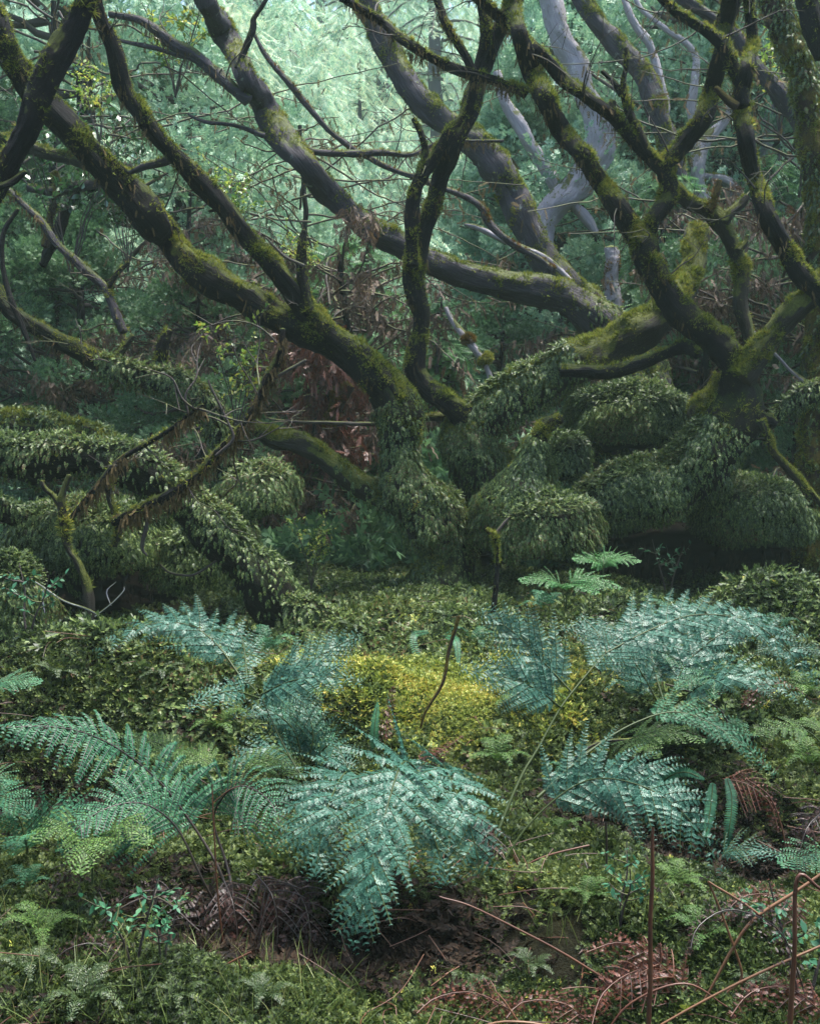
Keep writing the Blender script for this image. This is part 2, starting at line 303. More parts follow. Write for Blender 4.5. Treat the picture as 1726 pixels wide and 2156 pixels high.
def trace(pts, d):
    """pts rows (x, y, width px[, depth]) -> world x, y, z, radius"""
    o = []
    for q in pts:
        dd = q[3] if len(q) > 3 else d; p = P(q[0], q[1], dd); o.append((*p, q[2] * .5 * dd / F))
    return o
SEED = [0]
def tube_into(mb, pts, sides=6, step=.08, wob=.3, seed=0):
    tb = Tube(pts, wob=wob, bump=.1, seed=seed, step=step); k = sides
    f = np.repeat(np.arange(tb.n, dtype=float), k); f[f >= tb.n - 1] = tb.n - 1 - 1e-6; th = np.tile(np.arange(k) * 2 * math.pi / k, tb.n); V, _, _ = tb.surf(f, th)
    a = np.arange(tb.n - 1)[:, None] * k + np.arange(k)[None]; b = np.arange(tb.n - 1)[:, None] * k + (np.arange(k)[None] + 1) % k
    mb.add(V, np.stack([a, b, b + k, a + k], -1).reshape(-1, 4)); return tb
def limb(root, name, pts, d, mat='bark_dark', moss=0, cover=0, label=None, msize=.022, mossmat='moss', bias=.2, csize=.06, f0=0., f1=1., under=.3, thick=.03, twigs=0, beard=0, wob=.12, bump=.26):
    SEED[0] += 1
    tb = Tube(trace(pts, d), wob=wob, bump=bump, seed=SEED[0]); og = np.array(root.location)
    o = kid(name, tb.mesh(name, M[mat], og), root)
    if label: o['label'] = label
    if twigs and tb.L > .8:
        for k in range(int(twigs * 1.8)):
            f = np.array([RS.uniform(.2, .93) * tb.n]); p, nn, tt = tb.surf(f, np.array([RS.uniform(0, 6.28)])); p, nn, tt = p[0] - nn[0] * .01, nn[0], tt[0]
            L = RS.uniform(.25, .75); dr = unit(nn + tt * RS.uniform(-.4, .8) + np.array([0, 0, .15])); mbt = MB(); r0 = RS.uniform(.004, .009)
            c = [p]; dd = dr
            for j in range(4): dd = unit(dd + RS.normal(0, .28, 3)); c.append(c[-1] + dd * L / 4)
            t2 = tube_into(mbt, [(*q, r0 * (1 - .2 * j)) for j, q in enumerate(c)], 5, .03, .6, SEED[0] + k)
            for j in range(3):
                i = int(RS.uniform(.3, .9) * (t2.n - 1)); o2 = t2.c[i]; d2 = unit(dd + RS.normal(0, .8, 3)); tube_into(mbt, [(*o2, r0 * .5), (*(o2 + d2 * L * .15 + RS.normal(0, .01, 3)), r0 * .35), (*(o2 + d2 * L * .32), r0 * .2)], 4, .03, .6, j)
            tw = kid('twig', mbt.mesh('twig', M['twig'], True, og), o)
    if beard:
        n = int(tb.L * beard * 2.4); f = RS.uniform(.05, .98, n) * tb.n; f = f[nz(tb.c[f.astype(int).clip(0, tb.n - 1)], 2.5, 17) > -.25]; n = len(f); p, nn, tt = tb.surf(f, RS.uniform(0, 6.28, n)); dd = unit(np.array([0, 0, -1.]) + RS.normal(0, .25, (n, 3))); X, Y, Z = axes_from(dd, RS.normal(size=(n, 3)))
        mb = MB(); mb.stamp(SPRIG, p, X, Y, Z, np.stack([RS.uniform(.015, .03, n), RS.uniform(.03, .11, n), RS.uniform(.015, .03, n)], 1)); kid('hanging_lichen', mb.mesh('hanging_lichen', M['beard'], False, og), o)['kind'] = 'stuff'
    if moss:
        mb = MB(); moss_on(tb, mb, moss, msize, bias)
        if mb.n: kid('moss', mb.mesh('moss', M[mossmat], False, og), o)['kind'] = 'stuff'
    if cover:
        mb = MB(); cover_on(tb, mb, cover, csize, under, f0, f1, thick)
        if mb.n: kid('filmy_fern_cover', mb.mesh('filmy_fern_cover', M['cover'], False, og), o)['kind'] = 'stuff'
    return o, tb

# ------------------------------------------------------------------ ground
BUMPS = [  # x px, y px, depth, height, rx, ry
    (230, 1400, 5.6, .40, .95, .55), (430, 1440, 5.3, .20, .45, .4), (60, 1450, 5.5, .1, .6, .5), (860, 1400, 7.2, .20, .55, .5), (1000, 1290, 8.0, .15, .7, .6),
    (860, 1500, 5.9, .12, .8, .5), (1060, 1550, 5.4, .16, .32, .28), (760, 1520, 5.6, .09, .25, .2), (1600, 1290, 7.0, .36, .42, .4), (1720, 1330, 6.8, .25, .4, .5), (1340, 1280, 7.4, .22, .5, .45), (1290, 1450, 6.0, .15, .8, .5),
    (650, 1330, 7.1, .12, .5, .4), (1340, 1620, 4.6, -.22, .28, .3), (1640, 1720, 4.2, -.30, .35, .3), (1150, 1900, 3.5, .10, .5, .35), (1500, 2000, 3.2, .09, .5, .35),
    (120, 2080, 3.0, .09, .5, .25), (560, 1950, 3.5, -.13, .38, .22), (800, 1960, 3.4, -.12, .25, .18), (250, 1850, 3.8, .05, .4, .3), (60, 1650, 4.6, -.12, .5, .4), (1500, 1500, 5.4, .12, .6, .4), (130, 1330, 7.5, -.1, .6, .4)]
_B = []
for (bx, by, bd, bh, rx, ry) in BUMPS: q = P(bx, by, bd); _B.append((q[0], q[1], bh, rx, ry))
def hgt(x, y):
    x = np.asarray(x, float); y = np.asarray(y, float)
    h = .055 * np.clip(y - 2.5, -8, 7.5) - .07 * np.clip(y - 10.5, 0, 8) + .34 * np.clip(y - 22, 0, 50) + .0 * x
    h += .22 * np.clip(np.abs(x) - 11, 0, 22) * (y > -99)
    for (bx, by, bh, rx, ry) in _B: h = h + bh * np.exp(-((x - bx) / rx) ** 2 - ((y - by) / ry) ** 2)
    p = np.stack([x, y, x * 0], -1)
    return h + .05 * nz(p, .35, 3) + .055 * nz(p, .9, 4) + .030 * nz(p, 2.2, 6) + .4 * nz(p, .05, 9) * (y > 14)
def axis(segs):
    o = []
    for a, b, s in segs: o += list(np.arange(a, b, s))
    return np.array(o + [segs[-1][1]])
gx = axis([(-90, -20, 5), (-20, -6, .6), (-6, 6, .035), (6, 20, .6), (20, 90, 5)]); gy = axis([(-14, 1, 1.0), (1, 11, .035), (11, 25, .4), (25, 130, 2.5)])
GX, GY = np.meshgrid(gx, gy); V = np.stack([GX, GY, hgt(GX, GY)], -1).reshape(-1, 3); nx = len(gx)
ii, jj = np.meshgrid(np.arange(len(gy) - 1), np.arange(nx - 1), indexing='ij'); a = (ii * nx + jj).ravel()
mb = MB(); mb.add(V, np.stack([a, a + 1, a + 1 + nx, a + nx], 1))
gm, t, b = newmat('forest_floor'); g = t.nodes.new('ShaderNodeNewGeometry')
n = noise(t, 2.2, 8, g.outputs['Position'], .7); r = ramp(t, [(.004, .003, .002), (.007, .006, .003), (.014, .014, .005), (.014, .008, .005)], [.3, .45, .6, .75]); t.links.new(n.outputs[0], r.inputs[0])
t.links.new(r.outputs[0], b.inputs['Base Color']); b.inputs['Roughness'].default_value = .9; b.inputs['Specular IOR Level'].default_value = .1
bp = t.nodes.new('ShaderNodeBump'); bp.inputs['Distance'].default_value = .06; n = noise(t, 22, 6, g.outputs['Position'], .7); t.links.new(n.outputs[0], bp.inputs['Height']); t.links.new(bp.outputs[0], b.inputs['Normal'])
tag(link('forest_floor', mb.mesh('forest_floor', gm, True)), None, None, kind='structure')
def gpt(x, y):
    """ground point seen at picture position x, y"""
    for d in np.arange(2.4, 12, .03):
        p = P(x, y, d)
        if p[2] <= hgt(p[0], p[1]): break
    p[2] = float(hgt(p[0], p[1])); return p
def proj(p):
    x, y, z = p[..., 0], p[..., 1], p[..., 2] - CAMZ; d = y * cp + z * sp_; b = -y * sp_ + z * cp
    return CX + F * x / d, CY - F * b / d, d

# ground moss: feathery sprigs scattered over the visible floor (stuff)
def scatter_ground(n, dmin, dmax, power=1.0):
    u = RS.uniform(0, 1, n); d = (dmin ** (1 - power) + u * (dmax ** (1 - power) - dmin ** (1 - power))) ** (1 / (1 - power)) if power != 1 else dmin * (dmax / dmin) ** u
    x = RS.uniform(-1, 1, n) * (.44 * d + .25); return np.stack([x, d, hgt(x, d)], 1)
def gnormal(p):
    e = .02; hx = hgt(p[:, 0] + e, p[:, 1]) - hgt(p[:, 0] - e, p[:, 1]); hy = hgt(p[:, 0], p[:, 1] + e) - hgt(p[:, 0], p[:, 1] - e)
    return unit(np.stack([-hx / (2 * e), -hy / (2 * e), np.ones(len(p))], 1))
yc = P(870, 1510, 5.7)
def yellowness(p):
    q = np.exp(-((p[:, 0] - yc[0] - .05) / .82) ** 2 - ((p[:, 1] - yc[1]) / .55) ** 2); return q + nz(p, 1.3, 14) * .2 + nz(p, 3.5, 15) * .12
G = scatter_ground(250000, 2.3, 11.5, 1.25); _y = RS.normal(0, 1, (52000, 2)) * (.55, .38) + yc[:2]; G = np.vstack([G, np.c_[_y, hgt(_y[:, 0], _y[:, 1])]]); yl = yellowness(G) * (np.hypot(G[:, 0] - yc[0], G[:, 1] - yc[1]) < 1.6); patchy = nz(G, .8, 21) + nz(G, 2.4, 22) * .5
yl = yl + RS.normal(0, .17, len(yl)); pit = sum(np.exp(-((G[:, 0] - bx) / rx / 1.1) ** 2 - ((G[:, 1] - by) / ry / 1.1) ** 2) for (bx, by, bh, rx, ry) in _B if bh < -.10)
keepm = (yl < .5) & (pit + RS.normal(0, .08, len(G)) < .8) & (nz(G, 1.7, 23) + nz(G, 4.5, 24) * .6 + RS.normal(0, .25, len(G)) > -.85)
for nm, sel, mt, sz, lab in (('ground_moss', keepm, 'groundmoss', .030, 'soft green feathery moss carpeting the forest floor'), ('yellow_moss', yl >= .42, 'yellowmoss', .030, 'bright yellow-green feather moss on the mound in the middle')):
    p = G[sel]; nn = gnormal(p); m = len(p); mb = MB()
    d = unit(nn * .5 + RS.normal(0, .55, (m, 3)) * np.array([1, 1, .45]) + np.array([0, -.15, .12])); X, Y, Z = axes_from(d, nn + RS.normal(0, .3, (m, 3)))
    mb.stamp(SPRIG, p - nn * .006 + nn * (RS.uniform(0, .03, m) * np.clip(.5 + nz(p, 2.5, 30), 0, 1.4))[:, None], X, Y, Z, sz * (1 + .5 * np.clip(nz(p, 1.2, 26), -.7, 1)) * RS.uniform(.6, 1.5, m) * (.55 + .15 * np.clip(p[:, 1], 2, 8)))
    tag(link(nm, mb.mesh(nm, M[mt])), lab, 'moss', kind='stuff')
# leafy creeping cover on the mounds (filmy fern mat)
G = scatter_ground(52000, 4.6, 11.0, 1.0); pc = nz(G, .7, 33) + .45 * (G[:, 1] > 6) - .9 * (yellowness(G) > .42) - .35 * (G[:, 1] < 5); G = G[pc > -.12]
nn = gnormal(G); m = len(G); mb = MB(); d = unit(nn * .45 + np.array([0, -.35, -.15]) + RS.normal(0, .5, (m, 3))); X, Y, Z = axes_from(d, nn + RS.normal(0, .3, (m, 3)))
mb.stamp(COVER, G + nn * RS.uniform(.0, .035, (m, 1)), X, Y, Z, .062 * RS.uniform(.6, 1.4, m))
tag(link('creeping_fern_mat', mb.mesh('creeping_fern_mat', M['cover'])), 'low mat of small dark green filmy fern leaves over the mounds', 'ground cover', kind='stuff')
# ------------------------------------------------------------------ the traced old trees
TR = 'twisted old trees of the front row'
def root_at(name, label, cat, x, y, d, group=None):
    return thing(name, label, cat, P(x, y, d), group)
# centre tree
t1 = root_at('twisted_tree', 'dark twisted tree in the middle, kinked trunk with its foot wrapped in drooping leaves', 'tree', 925, 1262, 8.8)
limb(t1, 'trunk', [(925, 1275, 135), (930, 1215, 112), (948, 1170, 118), (932, 1120, 128), (893, 1070, 114), (858, 1015, 98), (840, 960, 86), (836, 900, 80), (836, 855, 84), (818, 818, 74)], 8.8, 'bark_hump_shade', cover=3900, csize=.052, under=.2, f1=.9, thick=.04, moss=1600)
limb(t1, 'branch', [(838, 850, 74), (805, 805, 70), (760, 758, 58), (700, 705, 50), (650, 652, 46), (600, 592, 44, 8.7), (545, 525, 42, 8.6), (500, 475, 40, 8.5), (425, 380, 38, 8.3), (340, 300, 36, 8.1), (295, 240, 34, 8), (262, 190, 36, 8), (237, 100, 34, 7.9), (210, 30, 32, 7.8), (195, -40, 30, 7.7)], 8.8, 'bark_dark', moss=1500, twigs=4, beard=60)
limb(t1, 'branch', [(842, 846, 70), (800, 805, 62), (750, 768, 58), (700, 733, 56), (640, 700, 60), (590, 668, 62), (525, 632, 64), (450, 592, 66), (400, 552, 66), (350, 502, 66), (310, 458, 66, 8.6), (260, 396, 64, 8.5), (210, 336, 62, 8.4), (160, 282, 60, 8.3), (100, 225, 58, 8.2), (45, 165, 58, 8.1), (5, 90, 58, 8), (-20, 20, 56, 8)], 8.9, 'bark_dark', moss=1500, twigs=4, beard=60)
limb(t1, 'dead_stub', [(650, 655, 34), (645, 620, 26), (636, 570, 22), (634, 520, 20), (640, 485, 12)], 8.7, 'bark_dark', moss=900)
limb(t1, 'branch', [(840, 1065, 50, 8.9), (800, 1048, 50), (750, 1015, 42), (700, 975, 40), (660, 948, 40), (620, 930, 42), (575, 922, 40), (545, 905, 30), (500, 885, 12)], 9.0, 'bark_mossy', moss=1900, cover=750, f0=0, f1=.35)
limb(t1, 'twig', [(850, 885, 10, 8.9), (800, 892, 10), (750, 893, 9), (690, 890, 8), (600, 887, 6), (560, 880, 4)], 9.1, 'twig')
limb(t1, 'twig', [(505, 478, 18, 8.5), (498, 455, 14, 8.5), (470, 440, 10, 8.5), (440, 445, 5, 8.5)], 8.5, 'bark_dark')
limb(t1, 'twig', [(372, 330, 20, 8.2), (345, 340, 17, 8.2), (310, 348, 15, 8.25), (275, 362, 11, 8.3), (262, 352, 6, 8.3)], 8.2, 'bark_grey', moss=700)
limb(t1, 'twig', [(640, 560, 9, 8.6), (600, 540, 6, 8.6), (560, 500, 4, 8.6)], 8.6, 'twig')

# right tree
t2 = root_at('twisted_tree', 'dark forked tree at right, leaf-draped trunk sweeping low before rising into a V', 'tree', 1262, 1190, 8.8)
limb(t2, 'trunk', [(1195, 1170, 100), (1212, 1110, 112), (1248, 1062, 118), (1310, 1042, 122), (1375, 1030, 124), (1436, 996, 124), (1490, 950, 114), (1532, 902, 102), (1556, 845, 88), (1553, 800, 74), (1545, 765, 62)], 8.8, 'bark_hump_shade', cover=5600, csize=.056, under=.2, f1=.68, thick=.045, moss=900)
limb(t2, 'branch', [(1556, 835, 76), (1545, 785, 68), (1515, 732, 66), (1482, 695, 58), (1428, 650, 54), (1388, 602, 50), (1360, 550, 48), (1352, 510, 50), (1328, 478, 44), (1293, 428, 44, 8.7), (1263, 385, 42), (1223, 328, 40, 8.6), (1183, 268, 40), (1143, 208, 40, 8.5), (1112, 150, 38), (1093, 75, 36, 8.4), (1080, 0, 34), (1070, -60, 34, 8.3)], 8.8, 'bark_dark', moss=1500, twigs=4, beard=60)
limb(t2, 'branch', [(1355, 520, 46), (1372, 475, 38), (1400, 430, 36), (1408, 390, 38), (1405, 355, 34), (1438, 310, 36), (1476, 252, 36, 8.7), (1498, 190, 34), (1518, 110, 32, 8.6), (1525, 50, 36), (1540, -10, 38, 8.5), (1550, -50, 36)], 8.8, 'bark_dark', moss=1300, twigs=3, beard=40)
limb(t2, 'branch', [(1405, 372, 30), (1365, 332, 32), (1323, 285, 30), (1283, 242, 30), (1233, 205, 26, 8.7), (1183, 160, 26), (1128, 105, 24, 8.6), (1073, 50, 24), (1013, 0, 22, 8.5), (970, -40, 20)], 8.8, 'bark_dark', moss=1000, twigs=3, beard=50)
limb(t2, 'dead_stub', [(1292, 248, 24), (1288, 225, 18), (1292, 213, 14)], 8.78, 'bark_mossy', moss=1500)
limb(t2, 'dead_stub', [(1370, 330, 18), (1343, 272, 16), (1318, 222, 15), (1310, 180, 14), (1318, 140, 12), (1317, 102, 12)], 8.75, 'bark_dark', moss=1400)
limb(t2, 'dead_stub', [(1308, 200, 12), (1296, 180, 11), (1266, 150, 9)], 8.75, 'bark_dark')
limb(t2, 'branch', [(1555, 800, 40), (1578, 745, 34), (1568, 690, 30), (1555, 640, 30), (1556, 575, 30), (1542, 520, 34), (1512, 465, 36), (1480, 438, 30), (1450, 428, 26), (1430, 405, 26), (1418, 390, 20)], 8.9, 'bark_mossy', moss=1900)
limb(t2, 'dead_stub', [(1490, 445, 24), (1503, 420, 18), (1512, 380, 13)], 8.85, 'bark_rust', moss=700, mossmat='moss_rust', label='dead stub with a broken red tip')
limb(t2, 'dead_stub', [(1522, 470, 22), (1535, 448, 22), (1560, 428, 18), (1572, 412, 12)], 8.85, 'bark_mossy', moss=1200)
limb(t2, 'dead_stub', [(1552, 530, 20), (1568, 512, 14), (1573, 495, 10)], 8.85, 'bark_mossy', moss=1200)
limb(t2, 'branch', [(1560, 800, 60), (1585, 765, 48), (1613, 722, 46), (1653, 674, 48), (1695, 632, 50), (1740, 590, 54)], 8.7, 'bark_mossy', moss=2000)
limb(t2, 'branch', [(1760, 650, 46), (1722, 612, 42), (1683, 580, 38), (1648, 520, 36), (1613, 452, 36, 8.5), (1585, 375, 34), (1566, 290, 34, 8.4), (1557, 225, 38), (1572, 150, 26, 8.3), (1584, 100, 24), (1578, 30, 24), (1572, -40, 22)], 8.6, 'bark_dark', moss=1600, twigs=3, beard=30)
limb(t2, 'branch', [(1560, 225, 32), (1552, 175, 26), (1528, 108, 26), (1500, 78, 22), (1463, 50, 20), (1423, 25, 18), (1385, -10, 16)], 8.35, 'bark_dark', moss=1300, twigs=3, beard=40)
limb(t2, 'dead_stub', [(1550, 225, 18), (1530, 210, 16), (1505, 184, 12)], 8.3, 'bark_rust')
limb(t2, 'branch', [(1070, 170, 30, 8.6), (1108, 195, 28, 8.6), (1078, 184, 22), (1038, 170, 21), (978, 150, 22), (923, 130, 24), (863, 95, 22, 8.4), (800, 45, 20), (720, -5, 16, 8.2)][1:], 8.6, 'bark_dark', moss=700, twigs=4, beard=120)
limb(t2, 'branch', [(1565, 880, 40), (1600, 884, 30), (1622, 888, 30), (1634, 885, 12)], 8.7, 'bark_dark', moss=700)
limb(t2, 'branch', [(1600, 885, 16), (1614, 915, 15), (1630, 952, 17), (1663, 990, 17), (1693, 1022, 16), (1715, 1045, 12), (1745, 1085, 11)], 8.55, 'bark_mossy', moss=3000)
limb(t2, 'branch', [(1500, 900, 34, 8.9), (1470, 880, 42), (1480, 850, 44), (1500, 830, 38), (1520, 790, 30)], 9.0, 'bark_mossy', moss=2600)
limb(t2, 'branch', [(1470, 745, 20, 8.7), (1442, 730, 32), (1400, 748, 26), (1363, 764, 28), (1288, 782, 30), (1240, 780, 30), (1180, 780, 26)], 8.8, 'bark_dark', moss=500)

# central bough tree
t3 = root_at('mossy_tree', 'tree with a thick mossy bough climbing from the middle to behind the V fork', 'tree', 1050, 1060, 9.3)
limb(t3, 'trunk', [(1080, 1110, 150, 9.6), (1045, 1040, 130, 9.5), (1005, 975, 105), (985, 925, 100), (1000, 885, 88), (1063, 846, 80), (1120, 815, 84), (1180, 784, 84), (1263, 739, 86), (1330, 702, 84), (1385, 662, 74), (1430, 620, 60, 9.4), (1460, 560, 55, 9.6), (1470, 480, 46, 9.8)], 9.3, 'bark_mossy', moss=2200, cover=3000, f0=0, f1=.56, csize=.058, under=.3, thick=.05)
limb(t3, 'branch', [(985, 885, 50), (938, 848, 50), (895, 818, 46), (873, 779, 40), (882, 720, 40), (888, 665, 38), (875, 610, 40), (872, 560, 46), (886, 495, 40), (905, 440, 38), (928, 385, 38), (963, 290, 38, 9), (1003, 180, 38), (1030, 105, 34), (1058, 50, 32, 8.9), (1085, -10, 30), (1100, -60, 26)], 9.2, 'bark_dark', moss=1300, twigs=3, beard=40)
limb(t3, 'branch', [(870, 560, 34), (868, 500, 28), (868, 430, 28), (885, 375, 28), (915, 330, 28), (950, 285, 28), (985, 240, 22), (1003, 150, 22), (1022, 80, 24), (1020, 20, 24), (1010, -40, 20)], 9.0, 'bark_dark', moss=1000, twigs=3, beard=50)
limb(t3, 'dead_stub', [(890, 365, 20), (896, 320, 15), (888, 285, 14), (870, 250, 12)], 9.0, 'bark_dark', moss=600)
limb(t3, 'branch', [(1000, 160, 16), (985, 130, 17), (960, 90, 18), (935, 40, 18), (912, -20, 18)], 8.95, 'bark_dark', moss=700, twigs=2, beard=120)
limb(t3, 'twig', [(985, 870, 22, 9.3), (945, 878, 20), (900, 880, 14), (880, 878, 10)], 9.4, 'bark_mossy', moss=1500)

# long arching bough, tree behind
t4 = root_at('arching_tree', 'tree with one long grey bough arching from top left down to a moss-topped shoulder', 'tree', 1330, 980, 10.6)
limb(t4, 'trunk', [(1290, 1010, 250, 11), (1330, 930, 210, 11), (1340, 860, 150), (1340, 800, 120), (1320, 745, 104), (1280, 700, 98), (1215, 650, 84), (1138, 620, 70), (1063, 600, 60), (988, 580, 56), (920, 555, 52), (850, 518, 50), (790, 485, 50), (740, 447, 50), (690, 400, 50), (640, 342, 48, 10.2), (590, 278, 50), (550, 212, 52), (520, 160, 46, 10), (490, 100, 46), (460, 50, 46), (432, 0, 44, 9.8), (405, -50, 44)], 10.5, 'bark_grey', moss=800, cover=1350, f0=0, f1=.26, csize=.06, under=.1)
limb(t4, 'branch', [(525, 210, 30), (495, 190, 27), (450, 155, 26), (410, 120, 26), (370, 98, 24), (325, 60, 20), (290, 40, 16), (230, 30, 14)], 10.1, 'bark_grey', moss=300, twigs=3, beard=80)
limb(t4, 'branch', [(412, 122, 14), (370, 115, 11), (320, 100, 10), (250, 85, 8)], 10.1, 'bark_grey')
limb(t4, 'branch', [(500, 145, 14), (515, 110, 13), (533, 62, 13), (535, 40, 12), (555, 10, 10), (575, -30, 8)], 10, 'bark_dark')
limb(t4, 'branch', [(630, 295, 14), (660, 318, 13), (740, 324, 15), (800, 322, 14), (865, 325, 12), (930, 300, 8), (1060, 297, 6)], 10.4, 'bark_grey', moss=500, twigs=4, beard=80)
limb(t4, 'branch', [(556, 285, 12), (500, 265, 10), (440, 258, 8), (405, 245, 7), (395, 238, 4)], 10.3, 'bark_grey')

# mossy trunk behind, running up left
t5 = root_at('leaning_tree', 'mossy trunk leaning up to the left behind the arching bough, mottled with yellow moss pads', 'tree', 1285, 720, 12)
limb(t5, 'trunk', [(1310, 790, 80), (1262, 680, 66), (1215, 620, 62), (1160, 560, 60), (1112, 490, 60), (1085, 425, 62), (1050, 355, 62), (1000, 300, 58), (940, 255, 50), (885, 205, 50), (835, 135, 52), (800, 70, 50), (770, 10, 48), (750, -50, 46)], 12, 'bark_grey', moss=1200, bias=.25)
limb(t5, 'branch', [(1165, 570, 16), (1135, 545, 15), (1080, 515, 14), (1030, 470, 16), (1015, 440, 16), (985, 418, 14), (928, 395, 13), (863, 370, 12), (780, 335, 12), (725, 302, 12), (665, 245, 13), (620, 190, 12), (583, 145, 11), (555, 110, 10), (535, 72, 7)], 11, 'bark_grey', moss=600, mossmat='moss_rust')
limb(t5, 'branch', [(1200, 590, 10), (1150, 545, 12), (1070, 510, 12), (1010, 480, 11), (978, 472, 6)], 11.6, 'bark_pale')
# pale trunks
t6 = root_at('pale_tree', 'tall pale lilac-barked tree bent like a knee behind the V fork', 'tree', 1245, 690, 13)
limb(t6, 'trunk', [(1262, 720, 50), (1225, 640, 52), (1180, 580, 54), (1148, 530, 50), (1142, 480, 46), (1165, 440, 50), (1215, 395, 62), (1258, 340, 62), (1262, 280, 56), (1238, 220, 48), (1215, 150, 46), (1185, 90, 46), (1165, 40, 46), (1152, -40, 40)], 13, 'bark_pale', moss=150)
limb(t6, 'branch', [(1182, 425, 28), (1165, 380, 26), (1120, 310, 28), (1085, 250, 28), (1060, 200, 24), (1045, 150, 18)], 13.2, 'bark_pale', moss=100)
limb(t6, 'branch', [(1200, 430, 16), (1235, 460, 24), (1255, 490, 14)], 13, 'bark_pale')
t7 = root_at('pale_tree', 'slim whitish upright trunk showing just below the arching bough\'s shoulder at right', 'tree', 1295, 700, 12.5)
limb(t7, 'trunk', [(1300, 900, 34), (1298, 740, 34), (1294, 660, 32), (1288, 600, 32), (1290, 545, 30), (1285, 520, 26)], 12.5, 'bark_pale', moss=500, mossmat='moss_rust')
t8 = root_at('leaning_tree', 'moss-blotched trunk slanting from the top edge down behind the right arm of the V fork', 'tree', 1420, 620, 13)
limb(t8, 'trunk', [(1500, 760, 60), (1465, 640, 58), (1448, 540, 56), (1435, 450, 50), (1412, 330, 44), (1393, 260, 44), (1363, 185, 42), (1338, 145, 42), (1298, 95, 42), (1253, 40, 42), (1210, -20, 40)], 12.8, 'bark_grey', moss=1300, bias=.3)
limb(t8, 'branch', [(1385, 300, 18), (1395, 230, 20), (1385, 160, 18), (1370, 100, 16), (1330, 40, 14), (1310, -10, 12)], 13, 'bark_pale', moss=300)
PALE = 'slim pale trunks among the trees at upper right'
for k, (lab, pts, d) in enumerate([
    ('forked pale sapling reaching the top edge left of the right limb, twigs antler-like', [(1470, 420, 20), (1463, 300, 20), (1455, 210, 20), (1468, 130, 14), (1440, 90, 13), (1400, 60, 12), (1350, 20, 10), (1330, -20, 9)], 13.5),
    ('wavy pale trunk rising just left of the right limb to a fork at mid height', [(1500, 620, 34), (1495, 480, 34), (1472, 390, 30), (1478, 330, 26), (1500, 290, 24), (1530, 245, 20), (1540, 200, 16)], 13.2),
    ('knobbly pale trunk seen between the two stems right of the V fork', [(1535, 760, 28), (1548, 600, 28), (1552, 480, 26), (1550, 410, 26), (1520, 385, 22), (1480, 372, 18)], 13.4),
    ('straight greyish trunk right of the long curved right limb, lower of the bare poles', [(1645, 640, 22), (1637, 460, 22), (1640, 330, 22), (1652, 240, 18), (1660, 150, 14)], 14.5),
    ('thin pale pole farthest right in the gap before the edge trunk', [(1690, 560, 18), (1688, 420, 18), (1680, 330, 18), (1690, 260, 14)], 14.5),
    ('crooked pale pole close behind the curved right limb', [(1612, 420, 20), (1608, 350, 20), (1615, 280, 20), (1622, 215, 16), (1618, 190, 10)], 14)]):
    rt = thing('pale_sapling', lab, 'tree', P(*pts[0][:2], d), PALE); limb(rt, 'trunk', pts, d, 'bark_pale', moss=350, wob=.4)
# right edge
t9 = root_at('mossy_trunk_tree', 'upright trunk on the right edge coated in orange-tinged moss', 'tree', 1715, 1260, 8.3)
limb(t9, 'trunk', [(1712, 1260, 90), (1716, 1150, 70), (1712, 1000, 60), (1716, 850, 58), (1722, 700, 62), (1722, 560, 60), (1722, 440, 56), (1712, 330, 56), (1695, 210, 56), (1675, 110, 56), (1640, 30, 56), (1615, -40, 54)], 9.6, 'bark_rust', moss=1700, bias=.75, cover=600)
limb(t9, 'branch', [(1735, 120, 40), (1712, 60, 40), (1695, 10, 42), (1680, -40, 42)], 9.0, 'bark_dark', moss=500)
limb(t9, 'branch', [(1700, 300, 34), (1682, 250, 34), (1640, 195, 36), (1590, 140, 34), (1545, 75, 30), (1500, 40, 26), (1440, 0, 24), (1410, -30, 22)], 11, 'bark_grey', moss=1100)
limb(t9, 'branch', [(1745, 815, 40), (1705, 830, 36), (1675, 842, 34), (1645, 865, 24), (1625, 885, 12)], 8.9, 'bark_hump_shade', cover=2700, csize=.052)
limb(t9, 'twig', [(1700, 808, 10, 9.4), (1660, 775, 9), (1630, 745, 8), (1600, 715, 7), (1580, 690, 5)], 9.6, 'bark_pale')

# left, near
t10 = root_at('leaning_tree', 'dark rough limb crossing the top left corner steeply, nearest of the limbs', 'tree', -60, 640, 6.5)
limb(t10, 'trunk', [(-60, 640, 60), (-55, 500, 54), (-15, 395, 50), (30, 318, 46), (62, 268, 46), (84, 205, 48), (112, 130, 50), (155, 55, 44), (185, -15, 44), (205, -60, 40)], 6.6, 'bark_dark', moss=500)
limb(t10, 'branch', [(-20, 400, 14), (25, 385, 16), (55, 362, 10)], 6.5, 'bark_dark')
t11 = root_at('leaning_tree', 'big leaning tree at lower left, bare black underside, upper side shaggy with fern leaves', 'tree', 640, 1350, 7.2)
limb(t11, 'trunk', [(650, 1375, 130), (630, 1330, 110), (590, 1278, 98), (552, 1222, 90), (510, 1175, 84), (452, 1118, 84), (398, 1068, 80), (345, 1025, 78), (290, 985, 80), (215, 968, 84), (140, 972, 84), (60, 970, 84), (-30, 965, 90)], 7.3, 'bark_hump_shade', cover=4050, csize=.05, under=.08, thick=.05, moss=200)
limb(t11, 'root', [(600, 1290, 60), (650, 1300, 60), (690, 1318, 46), (730, 1350, 30)], 7.1, 'bark_hump_shade', cover=3900, csize=.052)
